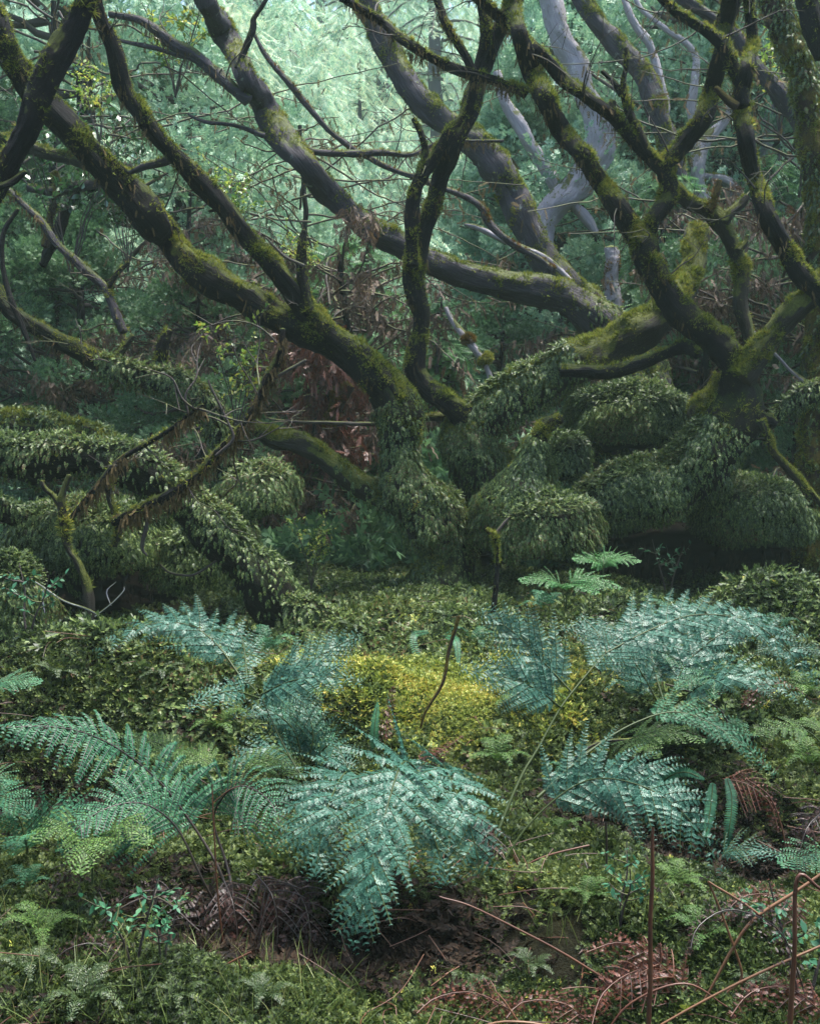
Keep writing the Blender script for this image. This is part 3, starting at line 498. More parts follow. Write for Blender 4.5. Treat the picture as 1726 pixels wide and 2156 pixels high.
limb(t11, 'dead_branch', [(240, 1100, 18, 6.9), (275, 1082, 21), (300, 1068, 21), (360, 1038, 21), (415, 999, 21), (465, 949, 20), (505, 909, 20), (540, 854, 19), (563, 802, 22), (588, 748, 17), (596, 692, 12)], 6.8, 'bark_dark', moss=350, twigs=6, beard=260)
limb(t11, 'twig', [(150, 1092, 11, 6.9), (200, 1030, 13), (240, 980, 12), (300, 939, 12), (350, 909, 10), (400, 872, 9), (428, 852, 8)], 6.8, 'bark_dark', moss=250, twigs=4, beard=200)
limb(t11, 'twig', [(455, 960, 6), (490, 925, 7), (480, 890, 6), (445, 815, 5), (440, 800, 3)], 6.75, 'twig')
limb(t11, 'twig', [(565, 810, 9), (590, 790, 8), (625, 770, 7), (645, 758, 6)], 6.8, 'twig')
limb(t11, 'twig', [(300, 1068, 9), (310, 1100, 9), (300, 1150, 8), (310, 1170, 4)], 6.8, 'twig')
limb(t11, 'twig', [(225, 1010, 18), (235, 1060, 16), (250, 1110, 16), (240, 1150, 14)], 6.9, 'bark_mossy', moss=1200)
t12 = root_at('dead_snag', 'small forked mossy snag with blunt tips, in front of the leafy limb at left', 'snag', 155, 1190, 6.7)
limb(t12, 'stem', [(190, 1330, 20), (185, 1240, 20), (168, 1185, 20), (145, 1150, 19), (136, 1110, 19), (130, 1060, 18), (136, 1030, 13), (147, 1000, 10)], 6.7, 'bark_mossy', moss=900)
limb(t12, 'branch', [(130, 1065, 14), (115, 1045, 13), (95, 1028, 13), (88, 1012, 9)], 6.7, 'bark_mossy', moss=600)
t13 = root_at('bent_tree', 'tree sweeping in from the left edge and turning down beside the yellow-green bush', 'tree', 480, 1060, 9.2)
limb(t13, 'trunk', [(520, 1180, 60), (500, 1060, 52), (470, 960, 46), (452, 890, 44), (425, 838, 46), (375, 808, 52), (300, 792, 46), (240, 775, 40), (175, 742, 38), (125, 722, 36), (50, 676, 34), (0, 628, 30), (-40, 560, 28)], 9.2, 'bark_hump_shade', cover=2250, csize=.06, f0=.0, f1=.62, moss=600, twigs=4, beard=80)
limb(t13, 'branch', [(235, 775, 24), (252, 745, 17), (280, 705, 12)], 9.2, 'bark_mossy', moss=700)
limb(t13, 'branch', [(75, 760, 8), (55, 705, 10), (20, 618, 12), (5, 545, 12), (10, 488, 10), (40, 440, 8)], 9, 'bark_dark')
limb(t13, 'branch', [(262, 700, 20), (235, 640, 18), (215, 600, 19), (170, 560, 19), (125, 515, 16), (92, 470, 15), (55, 435, 13), (20, 400, 12), (0, 385, 8)], 9.4, 'bark_grey', moss=500, twigs=4, beard=80)
limb(t13, 'dead_stub', [(228, 610, 14), (245, 580, 12), (272, 552, 8)], 9.4, 'bark_dark', moss=700)
limb(t13, 'dead_stub', [(340, 760, 24), (345, 725, 24), (358, 695, 14)], 9.3, 'bark_dark', moss=500)
t14 = root_at('mossy_tree', 'mossy limb running behind the big slanting boughs at upper left', 'tree', 50, 300, 11)
limb(t14, 'trunk', [(-40, 290, 24), (30, 295, 26), (90, 318, 27), (150, 332, 26), (190, 350, 24), (230, 372, 20), (280, 375, 10)], 10, 'bark_mossy', moss=1100)
limb(t14, 'branch', [(60, 395, 20), (110, 402, 20), (170, 392, 22), (215, 380, 18), (280, 350, 14)], 10.2, 'bark_grey', moss=200)
limb(t14, 'branch', [(95, 520, 18), (108, 450, 18), (120, 400, 15), (118, 362, 12)], 10.1, 'bark_rust', moss=300)
limb(t14, 'branch', [(90, 560, 22), (120, 490, 24), (150, 420, 20), (210, 392, 14)], 10.4, 'bark_dark')
t15 = root_at('mossy_tree', 'thick mossy limb lying level along the left edge just above the leafy leaning trunk', 'tree', -30, 920, 8)
limb(t15, 'trunk', [(-50, 880, 44), (40, 888, 52), (120, 900, 56), (190, 915, 50), (250, 945, 44), (310, 985, 34)], 8.2, 'bark_mossy', moss=1400, cover=1350, csize=.052)
t16 = root_at('drooping_limb_tree', 'low limb along the left edge under the snag, hidden in leaves', 'tree', -30, 1060, 7.6)
limb(t16, 'trunk', [(-40, 1055, 40), (30, 1085, 46), (90, 1120, 50), (150, 1170, 70), (200, 1210, 90)], 7.6, 'bark_hump_shade', cover=2550, csize=.052)
# snags and sticks
t17 = root_at('dead_snag', 'upright broken snag with a red-brown forked top, in front of a leafy hump', 'snag', 1040, 1285, 7.2)
limb(t17, 'stem', [(1038, 1290, 11), (1044, 1230, 12), (1046, 1170, 10), (1040, 1135, 13), (1022, 1114, 10)], 7.2, 'bark_dark', moss=2600)
limb(t17, 'branch', [(1040, 1128, 9), (1055, 1108, 8), (1072, 1088, 4)], 7.2, 'twig')
t18 = root_at('dead_snag', 'thin pale snag beaded with orange and green moss balls above the thick mossy bough', 'snag', 1040, 860, 10.2)
limb(t18, 'stem', [(1045, 870, 15), (1036, 820, 15), (1020, 765, 13), (985, 715, 14), (955, 680, 12), (937, 646, 8)], 10.2, 'bark_pale')
for (x, y, r, mm) in [(985, 716, 17, 'moss_rust'), (1021, 758, 20, 'moss'), (1038, 808, 18, 'moss_rust'), (1034, 828, 15, 'moss')]:
    tb = Tube(trace([(x - 6, y - 8, r * 1.0), (x, y, r * 1.5), (x + 5, y + 10, r * .8)], 10.2), bump=.2); mb = MB(); moss_on(tb, mb, 7000, .022, 1.2); kid('moss_ball', mb.mesh('moss_ball', M[mm], False, np.array(t18.location)), t18)
t19 = root_at('dead_snag', 'short stub thick with orange moss leaning right, left of the middle tree', 'snag', 690, 890, 9.6)
limb(t19, 'stem', [(690, 905, 22), (702, 870, 28), (718, 835, 34), (735, 808, 24)], 9.6, 'bark_rust', moss=5000, mossmat='moss_rust', bias=.9)
t20 = root_at('mossy_stump', 'broken mossy stump with a bent tip, skirted by a cone of drooping leaves', 'stump', 1100, 1100, 8.4)
limb(t20, 'trunk', [(1105, 1120, 190), (1100, 1070, 160), (1106, 1020, 120), (1118, 975, 84), (1124, 940, 46), (1138, 912, 38), (1155, 893, 34), (1182, 880, 20)], 8.5, 'bark_hump_shade', cover=4200, csize=.062, f0=0, f1=.62, under=.6, thick=.07, moss=1500)
for lab, x, y, rx, ry, d, hol in [
    ('round leaf-covered hump below the bent-tipped stump', 1130, 1140, 105, 80, 8.3, 0),
    ('broad leaf-covered hump at the far right above a black hollow', 1600, 1110, 130, 95, 9.2, 0),
    ('leafy hump behind the sweeping trunk, under the grey mossy trunk', 1335, 905, 135, 90, 10.2, 0),
    ('leafy hump between the stump and the sweeping trunk', 1185, 985, 48, 62, 9.6, 0),
    ('large leafy hump at lower left over a black hollow', 200, 1150, 170, 100, 7.9, 0),
    ('small round leafy hump beside the leaning tree at lower left', 405, 1195, 95, 80, 7.9, 0),
    ('leafy bank at the left edge beside the black hollow', 20, 1290, 85, 130, 7.0, 0),
    ('shaggy leafy mass hanging over the upper side of the leaning tree', 540, 1050, 85, 80, 8.2, 0)]:
    c = P(x, y, d); rt = thing('leafy_hump', lab, 'shrub', (c[0], c[1], float(hgt(c[0], c[1]))), 'leaf-covered humps under the trees')
    a, b_ = rx * d / F, ry * d / F; k = 30
    th, ph = np.meshgrid(np.linspace(0, 2 * math.pi, 40, endpoint=False), np.linspace(-.9, math.pi / 2, k)); D = np.stack([np.cos(th) * np.cos(ph), np.sin(th) * np.cos(ph), np.sin(ph)], -1).reshape(-1, 3)
    def srf(D): return c + D * np.array([a, a * .8, b_]) * ((1 + .22 * nz(D * 1.0 + x, .35, 3) + .10 * nz(D + x, 1.1, 5)) * np.where(D[:, 2] < 0, 1 + .55 * D[:, 2], 1))[:, None]
    Vv = srf(D); q = (np.arange(k - 1)[:, None] * 40 + np.arange(40)[None]).ravel(); q2 = (np.arange(k - 1)[:, None] * 40 + (np.arange(40)[None] + 1) % 40).ravel()
    mb = MB(); mb.add(c + (Vv - c) * .93, np.stack([q, q2, q2 + 40, q + 40], 1)); kid('hump_core_shade', mb.mesh('hump_core_shade', M['bark_hump_shade'], True, np.array(rt.location)), rt)  # dark core, left bare underneath so the hump bottoms read as shade
    n = int(4 * math.pi * a * b_ * 4600 * (1.25 if d > 7.5 else 1.6)); D = unit(RS.normal(size=(n, 3))); D = D[D[:, 2] + .25 * nz(D + x, .8, 7) > -.32]; D = D[RS.uniform(0, 1, len(D)) < np.clip(.8 + D[:, 2] * .6, .5, 1)]
    p = srf(D) + D * RS.uniform(0, .05, (len(D), 1)); m = len(p); nn = D
    dd = unit(nn * RS.uniform(.15, .7, (m, 1)) + np.array([0, 0, 1]) * np.where(nn[:, 2:3] < .6, -1.1, -.2) + RS.normal(0, .25, (m, 3))); X, Y, Z = axes_from(dd, unit(nn + np.array([0, 0, .6]) + RS.normal(0, .25, (m, 3))))
    mb = MB(); mb.stamp(COVER, p, X, Y, Z, .046 * RS.uniform(.6, 1.35, m)); kid('leaves', mb.mesh('leaves', M['cover'], False, np.array(rt.location)), rt)
for lab, x, y, rx, ry, d in [('added black body standing in for shade under the sweeping trunk', 1370, 1150, 130, 75, 9.8), ('added black body standing in for shade in the hollow at the far right', 1610, 1190, 120, 75, 9.8), ('added dark body standing in for shade between the middle tree and the stump', 1000, 1200, 90, 55, 10.2), ('added black body standing in for shade in the hollow at lower left', 190, 1270, 150, 90, 8.7)]:  # dark bodies added so the hollows read black, in place of shade
    c = P(x, y, d); rt = thing('hollow_shade', lab, 'shade body', (c[0], c[1], float(hgt(c[0], c[1]))), 'dark bodies standing in for shade in the hollows'); a, b_ = rx * d / F, ry * d / F
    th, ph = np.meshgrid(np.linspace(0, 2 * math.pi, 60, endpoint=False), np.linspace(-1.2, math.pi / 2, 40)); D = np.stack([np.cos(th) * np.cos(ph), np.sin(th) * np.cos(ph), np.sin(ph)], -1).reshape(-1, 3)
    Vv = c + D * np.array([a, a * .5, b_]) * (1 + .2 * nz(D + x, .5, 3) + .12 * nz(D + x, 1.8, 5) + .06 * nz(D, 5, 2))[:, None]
    q = (np.arange(39)[:, None] * 60 + np.arange(60)[None]).ravel(); q2 = (np.arange(39)[:, None] * 60 + (np.arange(60)[None] + 1) % 60).ravel(); mb = MB(); mb.add(Vv, np.stack([q, q2, q2 + 60, q + 60], 1)); kid('shade_mass', mb.mesh('shade_mass', M['shade_dark'], True, np.array(rt.location)), rt)
    D = unit(RS.normal(size=(500, 3))); D = D[np.abs(D[:, 2]) < .8]; n = len(D); p = c + D * np.array([a, a * .5, b_]) * 1.02; X, Y, Z = axes_from(unit(np.array([0, 0, -1.]) + RS.normal(0, .2, (n, 3))), RS.normal(size=(n, 3))); mb = MB(); mb.stamp(SPRIG, p, X, Y, Z, np.stack([RS.uniform(.02, .05, n), RS.uniform(.06, .22, n), RS.uniform(.02, .05, n)], 1)); kid('shade_strands', mb.mesh('shade_strands', M['debris'], False, np.array(rt.location)), rt)  # strands added to dress the dark shade bodies
#MARK_BG
# ------------------------------------------------------------------ background trees: prototypes
def conifer_meshes(H, seed, foli, nb=60, droop=.9, spread=.26, spray=.34, per=26, low=.08):
    rs = np.random.RandomState(seed); tr = MB(); tube_into(tr, [(0, 0, -.5, H * .022), (.02 * H, 0, H * .4, H * .016), (0, .02 * H, H * .75, H * .009), (0, 0, H, .01)], 8, .25, .2, seed)
    fo = MB(); bo = MB()
    for k in range(nb):
        u = low + (1 - low) * (k + rs.uniform(0, 1)) / nb; az = k * 2.4 + rs.normal(0, .3); L = H * spread * (1 - u) ** .75 * rs.uniform(.75, 1.25) + .15
        d = np.array([math.cos(az), math.sin(az), 0]); z = u * H; s = np.linspace(0, 1, 8)
        c = np.array([0, 0, z]) + d * (L * s)[:, None] + np.array([0, 0, 1]) * (L * (.25 * s - droop * s ** 2.2))[:, None]
        tube_into(bo, np.c_[c, .02 * (1 - s * .8) * L ** .5 + .004], 4, .3, .1, k)
        n = int(per * (.4 + L / (H * spread))); t = rs.uniform(.12, 1, n); i = np.minimum((t * 7).astype(int), 6); uu = (t * 7 - i)[:, None]
        p = c[i] * (1 - uu) + c[i + 1] * uu; side = np.cross(d, (0, 0, 1)) * rs.choice([-1, 1], n)[:, None]
        dd = unit(side * rs.uniform(.2, 1.1, (n, 1)) + d * rs.uniform(.2, .9, (n, 1)) + np.array([0, 0, -1]) * rs.uniform(.1, 1.1, (n, 1)) * droop)
        X, Y, Z = axes_from(dd, np.array([0, 0, 1.]) + rs.normal(0, .4, (n, 3))); fo.stamp(NEEDLES, p, X, Y, Z, spray * rs.uniform(.6, 1.3, n))
    return tr.mesh('trunk', M['bark_grey'], True), bo.mesh('boughs', M['twig'], True), fo.mesh('foliage', M[foli])
def juniper_meshes(H, seed, foli, clumps=46, sprigs=380, size=.105, cr=.55, twigs=True, hang=0., low=.15):
    rs = np.random.RandomState(seed); tr = MB(); br = MB(); fo = MB(); lean = rs.normal(0, .08, 2) * H
    tr_t = tube_into(tr, [(0, 0, -.4, H * .028), (lean[0], lean[1], H * .35, H * .02), (lean[0] * .4, lean[1] * 2, H * .7, H * .012), (lean[0] * 1.5, lean[1], H, .012)], 8, .2, .6, seed)
    for k in range(clumps):
        u = low + (1.03 - low) * (k + .5) / clumps; i = min(tr_t.n - 1, int(u * tr_t.n)); o = tr_t.c[i]; az = rs.uniform(0, 6.28); L = H * .30 * math.sin(math.pi * min(1, .18 + u * .85)) ** .7 * rs.uniform(.35, 1.15)
        e = o + np.array([math.cos(az) * L, math.sin(az) * L, L * rs.uniform(-.1, .6)]); mid = (o + e) / 2 + rs.normal(0, .12 * L, 3)
        if twigs: tube_into(br, [(*o, H * .008), (*mid, H * .005), (*e, .008)], 5, .2, .8, k)
        n = sprigs; q = unit(rs.normal(size=(n, 3))) * rs.uniform(.35, 1, (n, 1)) ** .6; r = cr * rs.uniform(.6, 1.25)
        q = q * (1 + .35 * nz(q + k, .6, k % 6))[:, None]
        p = e + q * np.array([r, r, r * (.55 + hang)]) - np.array([0, 0, hang * .5]); d = unit(q * .9 + np.array([0, 0, .35 - 1.4 * hang]) + rs.normal(0, .4, (n, 3)))
        X, Y, Z = axes_from(d, rs.normal(size=(n, 3))); fo.stamp(SPRIG, p, X, Y, Z, size * rs.uniform(.6, 1.4, n))
    return tr.mesh('trunk', M['bark_dark'], True), br.mesh('limbs', M['twig'], True), fo.mesh('foliage', M[foli])
def broom_meshes(H, seed, foli='brown', n=46, m=90, lo=.1, tr_r=1.):
    """withered shrub: many thin crooked twigs with hanging dead sprays"""
    rs = np.random.RandomState(seed); tr = MB(); br = MB(); fo = MB(); tb0 = tube_into(tr, [(0, 0, -.3, .07), (.1, .1, H * .4, .05), (-.1, 0, H * .8, .03)], 7, .12, .8, seed)
    for k in range(n):
        i = int(rs.uniform(lo, 1) * (tb0.n - 1)); o = tb0.c[i]; az = rs.uniform(0, 6.28); L = rs.uniform(.5, 1.3) * H * .38; d = np.array([math.cos(az), math.sin(az), rs.uniform(-.15, .7)])
        c = [o + d * L * s + rs.normal(0, .05, 3) * L + np.array([0, 0, -.25 * L * s * s]) for s in (0, .33, .66, 1)]
        t = tube_into(br, [(*q, .016 * (1 - .25 * j)) for j, q in enumerate(c)], 4, .1, 1.5, k)
        j = rs.randint(int(t.n * .25), t.n, m); p = t.c[j] + rs.normal(0, .05, (m, 3)) * (1, 1, 1); dd = unit(np.array([0, 0, -1.1]) + rs.normal(0, .5, (m, 3))); X, Y, Z = axes_from(dd, rs.normal(size=(m, 3)))
        fo.stamp(SPRIG, p, X, Y, Z, np.stack([rs.uniform(.03, .07, m), rs.uniform(.06, .2, m), rs.uniform(.03, .07, m)], 1))
    return tr.mesh('trunk', M['bark_dark'], True), br.mesh('twigs', M['twig'], True), fo.mesh('withered_sprays', M[foli])
def leafy_meshes(H, seed, leaf='broad', stems=7, size=.075, dens=46):
    rs = np.random.RandomState(seed); st = MB(); lf = MB()
    for k in range(stems):
        az = rs.uniform(0, 6.28); L = H * rs.uniform(.6, 1); d = np.array([math.cos(az) * .35, math.sin(az) * .35, 1]); c = [d * L * s + rs.normal(0, .04, 3) * s * L for s in (0, .3, .65, 1)]; c[0] = np.array([0, 0, -.1])
        t = tube_into(st, [(*q, .009 * (1 - .22 * j)) for j, q in enumerate(c)], 5, .05, 1, k)
        for g in range(6):
            i = int(rs.uniform(.35, .98) * (t.n - 1)); o = t.c[i]; a2 = rs.uniform(0, 6.28); dl = unit([math.cos(a2), math.sin(a2), rs.uniform(.1, .9)]); l2 = H * rs.uniform(.12, .3); t2 = tube_into(st, [(*o, .005), (*(o + dl * l2 * .5), .004), (*(o + dl * l2 + np.array([0, 0, .02])), .002)], 4, .06, 1, g)
            m = max(4, dens // 4); j = rs.randint(int(t2.n * .3), t2.n, m); p = t2.c[j]; dd = unit(dl * .5 + rs.normal(0, .7, (m, 3)) + np.array([0, 0, .1])); X, Y, Z = axes_from(dd, np.array([0, 0, 1.]) + rs.normal(0, .35, (m, 3))); lf.stamp(LEAF, p, X, Y, Z, size * rs.uniform(.6, 1.3, m))
    return st.mesh('stems', M['twig'], True), lf.mesh('leaves', M[leaf])
PROTO = {}
def proto(key, meshes): PROTO[key] = meshes
proto('conifer', conifer_meshes(9, 1, 'conifer_far', nb=80, per=60, spray=.2)); proto('conifer2', conifer_meshes(8, 2, 'conifer_far', nb=70, spread=.3, per=60, spray=.2)); proto('conifer_deep', conifer_meshes(4.2, 3, 'conifer_deep', nb=64, spread=.34, spray=.24, per=40, droop=.8))
proto('juniper', juniper_meshes(7.5, 4, 'juniper')); proto('juniper2', juniper_meshes(6.5, 5, 'juniper', clumps=50, cr=.5)); proto('juniper_pale', juniper_meshes(8, 6, 'juniper_pale', clumps=56, cr=.6)); proto('bushy', juniper_meshes(2.6, 7, 'juniper', clumps=30, sprigs=200, size=.1, cr=.36, low=.05))
proto('broom', broom_meshes(4.2, 8)); proto('broom2', broom_meshes(3.4, 9)); proto('bare', broom_meshes(7.5, 21, 'beard', n=60, m=22, lo=.3)); proto('bare2', broom_meshes(6.5, 22, 'juniper', n=60, m=30, lo=.2)); proto('rusty', broom_meshes(1.1, 23, 'fern_rust', n=50, m=40)); proto('leafy', leafy_meshes(1.5, 10, 'broad')); proto('leafy_dark', leafy_meshes(2.6, 11, 'broad_dark', stems=9, size=.09, dens=60)); proto('sapling', leafy_meshes(.5, 12, 'fern_green', stems=2, size=.045, dens=26))
FIRST = {}
def place(key, name, label, cat, x, d, scale=1., rot=None, z=None, group=None, y=None):
    """x: picture column; stands on the ground at depth d (or with its foot at picture row y)"""
    p = P(x, y if y is not None else 1078, d); zz = float(hgt(p[0], p[1])) if y is None else p[2]
    rz = RS.uniform(0, 6.28) if rot is None else rot
    r = thing(name, label, cat, (p[0], p[1], zz if z is None else z), group, rz, scale)
    for me in PROTO[key]: kid(me.name.split('.')[0], me, r)
    return r
FAR = 'misty trees on the slope behind'
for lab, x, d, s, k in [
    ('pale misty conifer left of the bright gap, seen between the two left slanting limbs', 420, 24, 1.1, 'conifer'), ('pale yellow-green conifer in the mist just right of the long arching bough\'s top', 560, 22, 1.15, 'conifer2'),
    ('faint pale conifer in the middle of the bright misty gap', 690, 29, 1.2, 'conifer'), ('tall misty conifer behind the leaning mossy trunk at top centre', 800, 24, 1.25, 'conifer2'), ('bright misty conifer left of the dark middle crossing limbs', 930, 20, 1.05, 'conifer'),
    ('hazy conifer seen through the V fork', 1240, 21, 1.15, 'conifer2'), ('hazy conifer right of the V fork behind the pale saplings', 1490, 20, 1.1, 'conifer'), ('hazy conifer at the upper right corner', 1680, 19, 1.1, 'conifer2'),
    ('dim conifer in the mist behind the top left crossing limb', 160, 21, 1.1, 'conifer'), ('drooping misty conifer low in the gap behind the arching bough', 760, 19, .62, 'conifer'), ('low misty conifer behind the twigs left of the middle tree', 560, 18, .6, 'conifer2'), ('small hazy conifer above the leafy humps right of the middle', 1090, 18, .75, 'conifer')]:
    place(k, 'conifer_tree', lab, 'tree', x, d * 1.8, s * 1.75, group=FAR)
JUN = 'bushy dark-green trees standing close behind the twisted trees'
for lab, x, d, s, k in [
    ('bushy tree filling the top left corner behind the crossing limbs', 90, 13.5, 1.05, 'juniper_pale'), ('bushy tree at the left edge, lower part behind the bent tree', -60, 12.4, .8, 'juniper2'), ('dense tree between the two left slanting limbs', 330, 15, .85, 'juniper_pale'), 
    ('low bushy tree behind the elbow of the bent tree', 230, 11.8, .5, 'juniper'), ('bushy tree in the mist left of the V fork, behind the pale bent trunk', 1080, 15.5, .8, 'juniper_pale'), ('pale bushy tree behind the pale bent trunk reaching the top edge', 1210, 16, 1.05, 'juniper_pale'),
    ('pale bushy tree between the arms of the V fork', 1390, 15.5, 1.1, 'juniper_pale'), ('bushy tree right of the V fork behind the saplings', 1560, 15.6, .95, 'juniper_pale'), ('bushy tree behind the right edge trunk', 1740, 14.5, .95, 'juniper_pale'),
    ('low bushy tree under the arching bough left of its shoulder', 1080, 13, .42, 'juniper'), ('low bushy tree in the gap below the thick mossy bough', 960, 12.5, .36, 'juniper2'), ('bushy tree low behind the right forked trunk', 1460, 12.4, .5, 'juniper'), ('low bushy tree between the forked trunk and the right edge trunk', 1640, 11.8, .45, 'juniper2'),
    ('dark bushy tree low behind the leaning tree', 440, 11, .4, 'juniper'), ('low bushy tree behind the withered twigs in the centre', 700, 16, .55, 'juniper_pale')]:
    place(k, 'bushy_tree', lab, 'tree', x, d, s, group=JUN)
BRO = 'withered brown shrubs hung with dead sprays'
for lab, x, d, s, k in [
    ('withered brown shrub between the arching bough and the middle tree', 735, 11.2, .95, 'broom'), ('withered brown shrub at the left below the crossing limbs', 180, 11.6, .7, 'broom'), ('withered shrub with brown twigs below the arching bough\'s middle', 960, 12.4, .7, 'broom2'),
    ('withered brown shrub behind the second slanting limb', 470, 11.4, .85, 'broom'), ('withered shrub in front of the pale bent trunk\'s knee', 1230, 12.2, .98, 'broom2'), ('withered brown shrub behind the forked right tree', 1500, 11.6, 1.05, 'broom2'), ('tall withered shrub hanging over the bright gap right of the arching bough', 640, 13, 1.25, 'broom2'),
    ('withered shrub at the right edge gap', 1660, 11, 1.05, 'broom'), ('low withered shrub behind the dead branch with hanging lichen', 330, 9.6, .5, 'broom2')]:
    place(k, 'withered_shrub', lab, 'shrub', x, d, s, group=BRO)
for lab, x, d, s, k in [
    ('bright drooping young conifer low behind the middle tree\'s kinked trunk', 775, 12.6, .9, 'conifer_deep'), ('dark young conifer left of the middle mossy limb', 640, 12.4, .85, 'conifer_deep'), ('young conifer hidden behind the thick mossy bough\'s foot', 930, 11.8, .7, 'conifer_deep'), ('young conifer with drooping boughs below the V fork', 1400, 13, 1.1, 'conifer_deep'),
    ('young conifer at right behind the thin pale poles', 1625, 13.5, 1.2, 'conifer_deep'), ('young conifer above the dark hollow at centre', 850, 13.4, .75, 'conifer_deep')]:
    place(k, 'young_conifer', lab, 'tree', x, d, s, group='young conifers with drooping boughs')
for lab, x, y, d, s, k in [
    ('glossy broad-leaved shrub high at left between the crossing limbs', 150, 560, 10.2, .8, 'leafy_dark'), ('glossy broad-leaved shrub beneath the first slanting limb', 270, 560, 10.5, .62, 'leafy_dark'), ('yellow-green leafy shoots above the second slanting limb', 500, 510, 9.3, .5, 'leafy'), ('yellow-green leafy shoots at the second limb\'s stub', 640, 600, 9.1, .33, 'leafy'),
    ('green leafy bush left of the middle tree in front of the withered twigs', 500, 900, 8.9, .62, 'leafy'), ('bright leafy bush beside the foot of the bent tree', 440, 960, 9.4, .36, 'leafy'), ('pale leafy sapling between the leaning tree and the dark hollow', 655, 1230, 8.8, .42, 'leafy'), ('leafy sprig high left beside the nearest slanting limb', 210, 290, 9.8, .55, 'leafy'), ('yellow leafy sprig at top left between limbs', 370, 190, 10.4, .7, 'leafy'), ('yellow leafy shoots at the top right corner', 1640, 260, 12, .9, 'leafy')]:
    place(k, 'leafy_shrub', lab, 'shrub', x, d, s, y=y, group='broad-leaved shrubs among the trunks')
rs = np.random.RandomState(31)
BEH = 'forest trees added behind and beside the viewer to dim frontal sky light'
for k, (x, y, sc) in enumerate([(-6.5, -4, 1.4), (-2.4, -5.5, 1.5), (2.0, -6, 1.55), (6.4, -4.5, 1.4), (-8.5, 1.5, 1.1), (9.2, 1.0, .9), (-8.6, 6, .8), (8.8, 6.2, .8)]):  # unseen trees put in to block sky light from behind the camera
    r = thing('bushy_tree', None, 'tree', (x, y, float(hgt(x, y))), BEH, k * 1.3, sc); r['label'] = 'dense bushy tree added outside the view to dim frontal sky light, ' + ['behind at far left', 'behind at left', 'behind at right', 'behind at far right', 'beside the viewer at left', 'beside the viewer at right', 'left of the leafy humps', 'right of the forked tree'][k]
    for me in PROTO[['juniper', 'juniper2'][k % 2]]: kid(me.name.split('.')[0], me, r)
for lab, x, d, k, sc in [('bare twiggy tree behind the upper left crossing limbs', 140, 12.0, 'bare', 1), ('bare twiggy tree behind the two slanting limbs', 400, 12.6, 'bare2', .8), ('bare twiggy tree reaching over the bright gap, right of the arching bough', 640, 13.2, 'bare', .85), ('bare twiggy tree behind the pale saplings at upper right', 1540, 14.6, 'bare', 1.1), ('twiggy tree close behind the right edge trunk', 1680, 12.0, 'bare', 1.0)]:
    place(k, 'twiggy_tree', lab, 'tree', x, d, sc, group='nearly leafless twiggy trees')
place('rusty', 'withered_shrub', 'small pinkish-rust twiggy shrub left of the middle tree\'s elbow', 'shrub', 668, 9.7, 1.0, y=905, group=BRO)
# the far wooded slope, one mass (stuff)
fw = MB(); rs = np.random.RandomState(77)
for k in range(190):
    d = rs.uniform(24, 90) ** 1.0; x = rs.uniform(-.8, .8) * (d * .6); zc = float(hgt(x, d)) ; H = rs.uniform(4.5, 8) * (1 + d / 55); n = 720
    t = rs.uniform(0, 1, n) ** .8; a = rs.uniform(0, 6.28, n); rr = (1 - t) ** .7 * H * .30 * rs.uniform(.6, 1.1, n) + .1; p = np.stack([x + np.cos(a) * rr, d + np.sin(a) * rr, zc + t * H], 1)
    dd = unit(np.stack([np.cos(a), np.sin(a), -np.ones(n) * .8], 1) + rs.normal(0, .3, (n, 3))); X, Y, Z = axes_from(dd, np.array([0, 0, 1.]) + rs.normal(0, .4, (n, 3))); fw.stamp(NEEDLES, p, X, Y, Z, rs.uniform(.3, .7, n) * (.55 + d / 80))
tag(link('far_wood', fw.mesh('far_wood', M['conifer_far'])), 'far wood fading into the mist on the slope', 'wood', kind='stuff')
# undergrowth behind the twisted trees (stuff)
ug = MB(); n = 72000; d = rs.uniform(10, 26, n); x = rs.uniform(-.62, .62, n) * d; p = np.stack([x, d, hgt(x, d) + np.abs(rs.normal(0, .28, n)) * np.clip(1 + nz(np.stack([x, d, d * 0], 1), .3, 8), .2, 2)], 1)
dd = unit(rs.normal(0, .6, (n, 3)) + np.array([0, -.2, .5])); X, Y, Z = axes_from(dd, rs.normal(size=(n, 3))); ug.stamp(SPRIG, p, X, Y, Z, rs.uniform(.12, .34, n))
tag(link('undergrowth', ug.mesh('undergrowth', M['juniper'])), 'low green undergrowth behind the twisted trees', 'undergrowth', kind='stuff')
# haze
hm = bpy.data.materials.new('haze'); hm.use_nodes = True; ht = hm.node_tree; ht.nodes.clear(); ho = ht.nodes.new('ShaderNodeOutputMaterial'); hv = ht.nodes.new('ShaderNodeVolumePrincipled')
hv.inputs['Color'].default_value = (.72, 1.0, .88, 1); hv.inputs['Density'].default_value = .0013; hv.inputs['Anisotropy'].default_value = 0.0; ht.links.new(hv.outputs[0], ho.inputs['Volume'])
mb = MB(); x0, x1, y0, y1, z0, z1 = -91, 91, -15, 131, -6, 44
mb.add([(x0, y0, z0), (x1, y0, z0), (x1, y1, z0), (x0, y1, z0), (x0, y0, z1), (x1, y0, z1), (x1, y1, z1), (x0, y1, z1)], [(0, 3, 2, 1), (4, 5, 6, 7), (0, 1, 5, 4), (1, 2, 6, 5), (2, 3, 7, 6), (3, 0, 4, 7)])
tag(link('haze', mb.mesh('haze', hm)), 'thin pale green mist filling the forest', 'haze', kind='stuff')
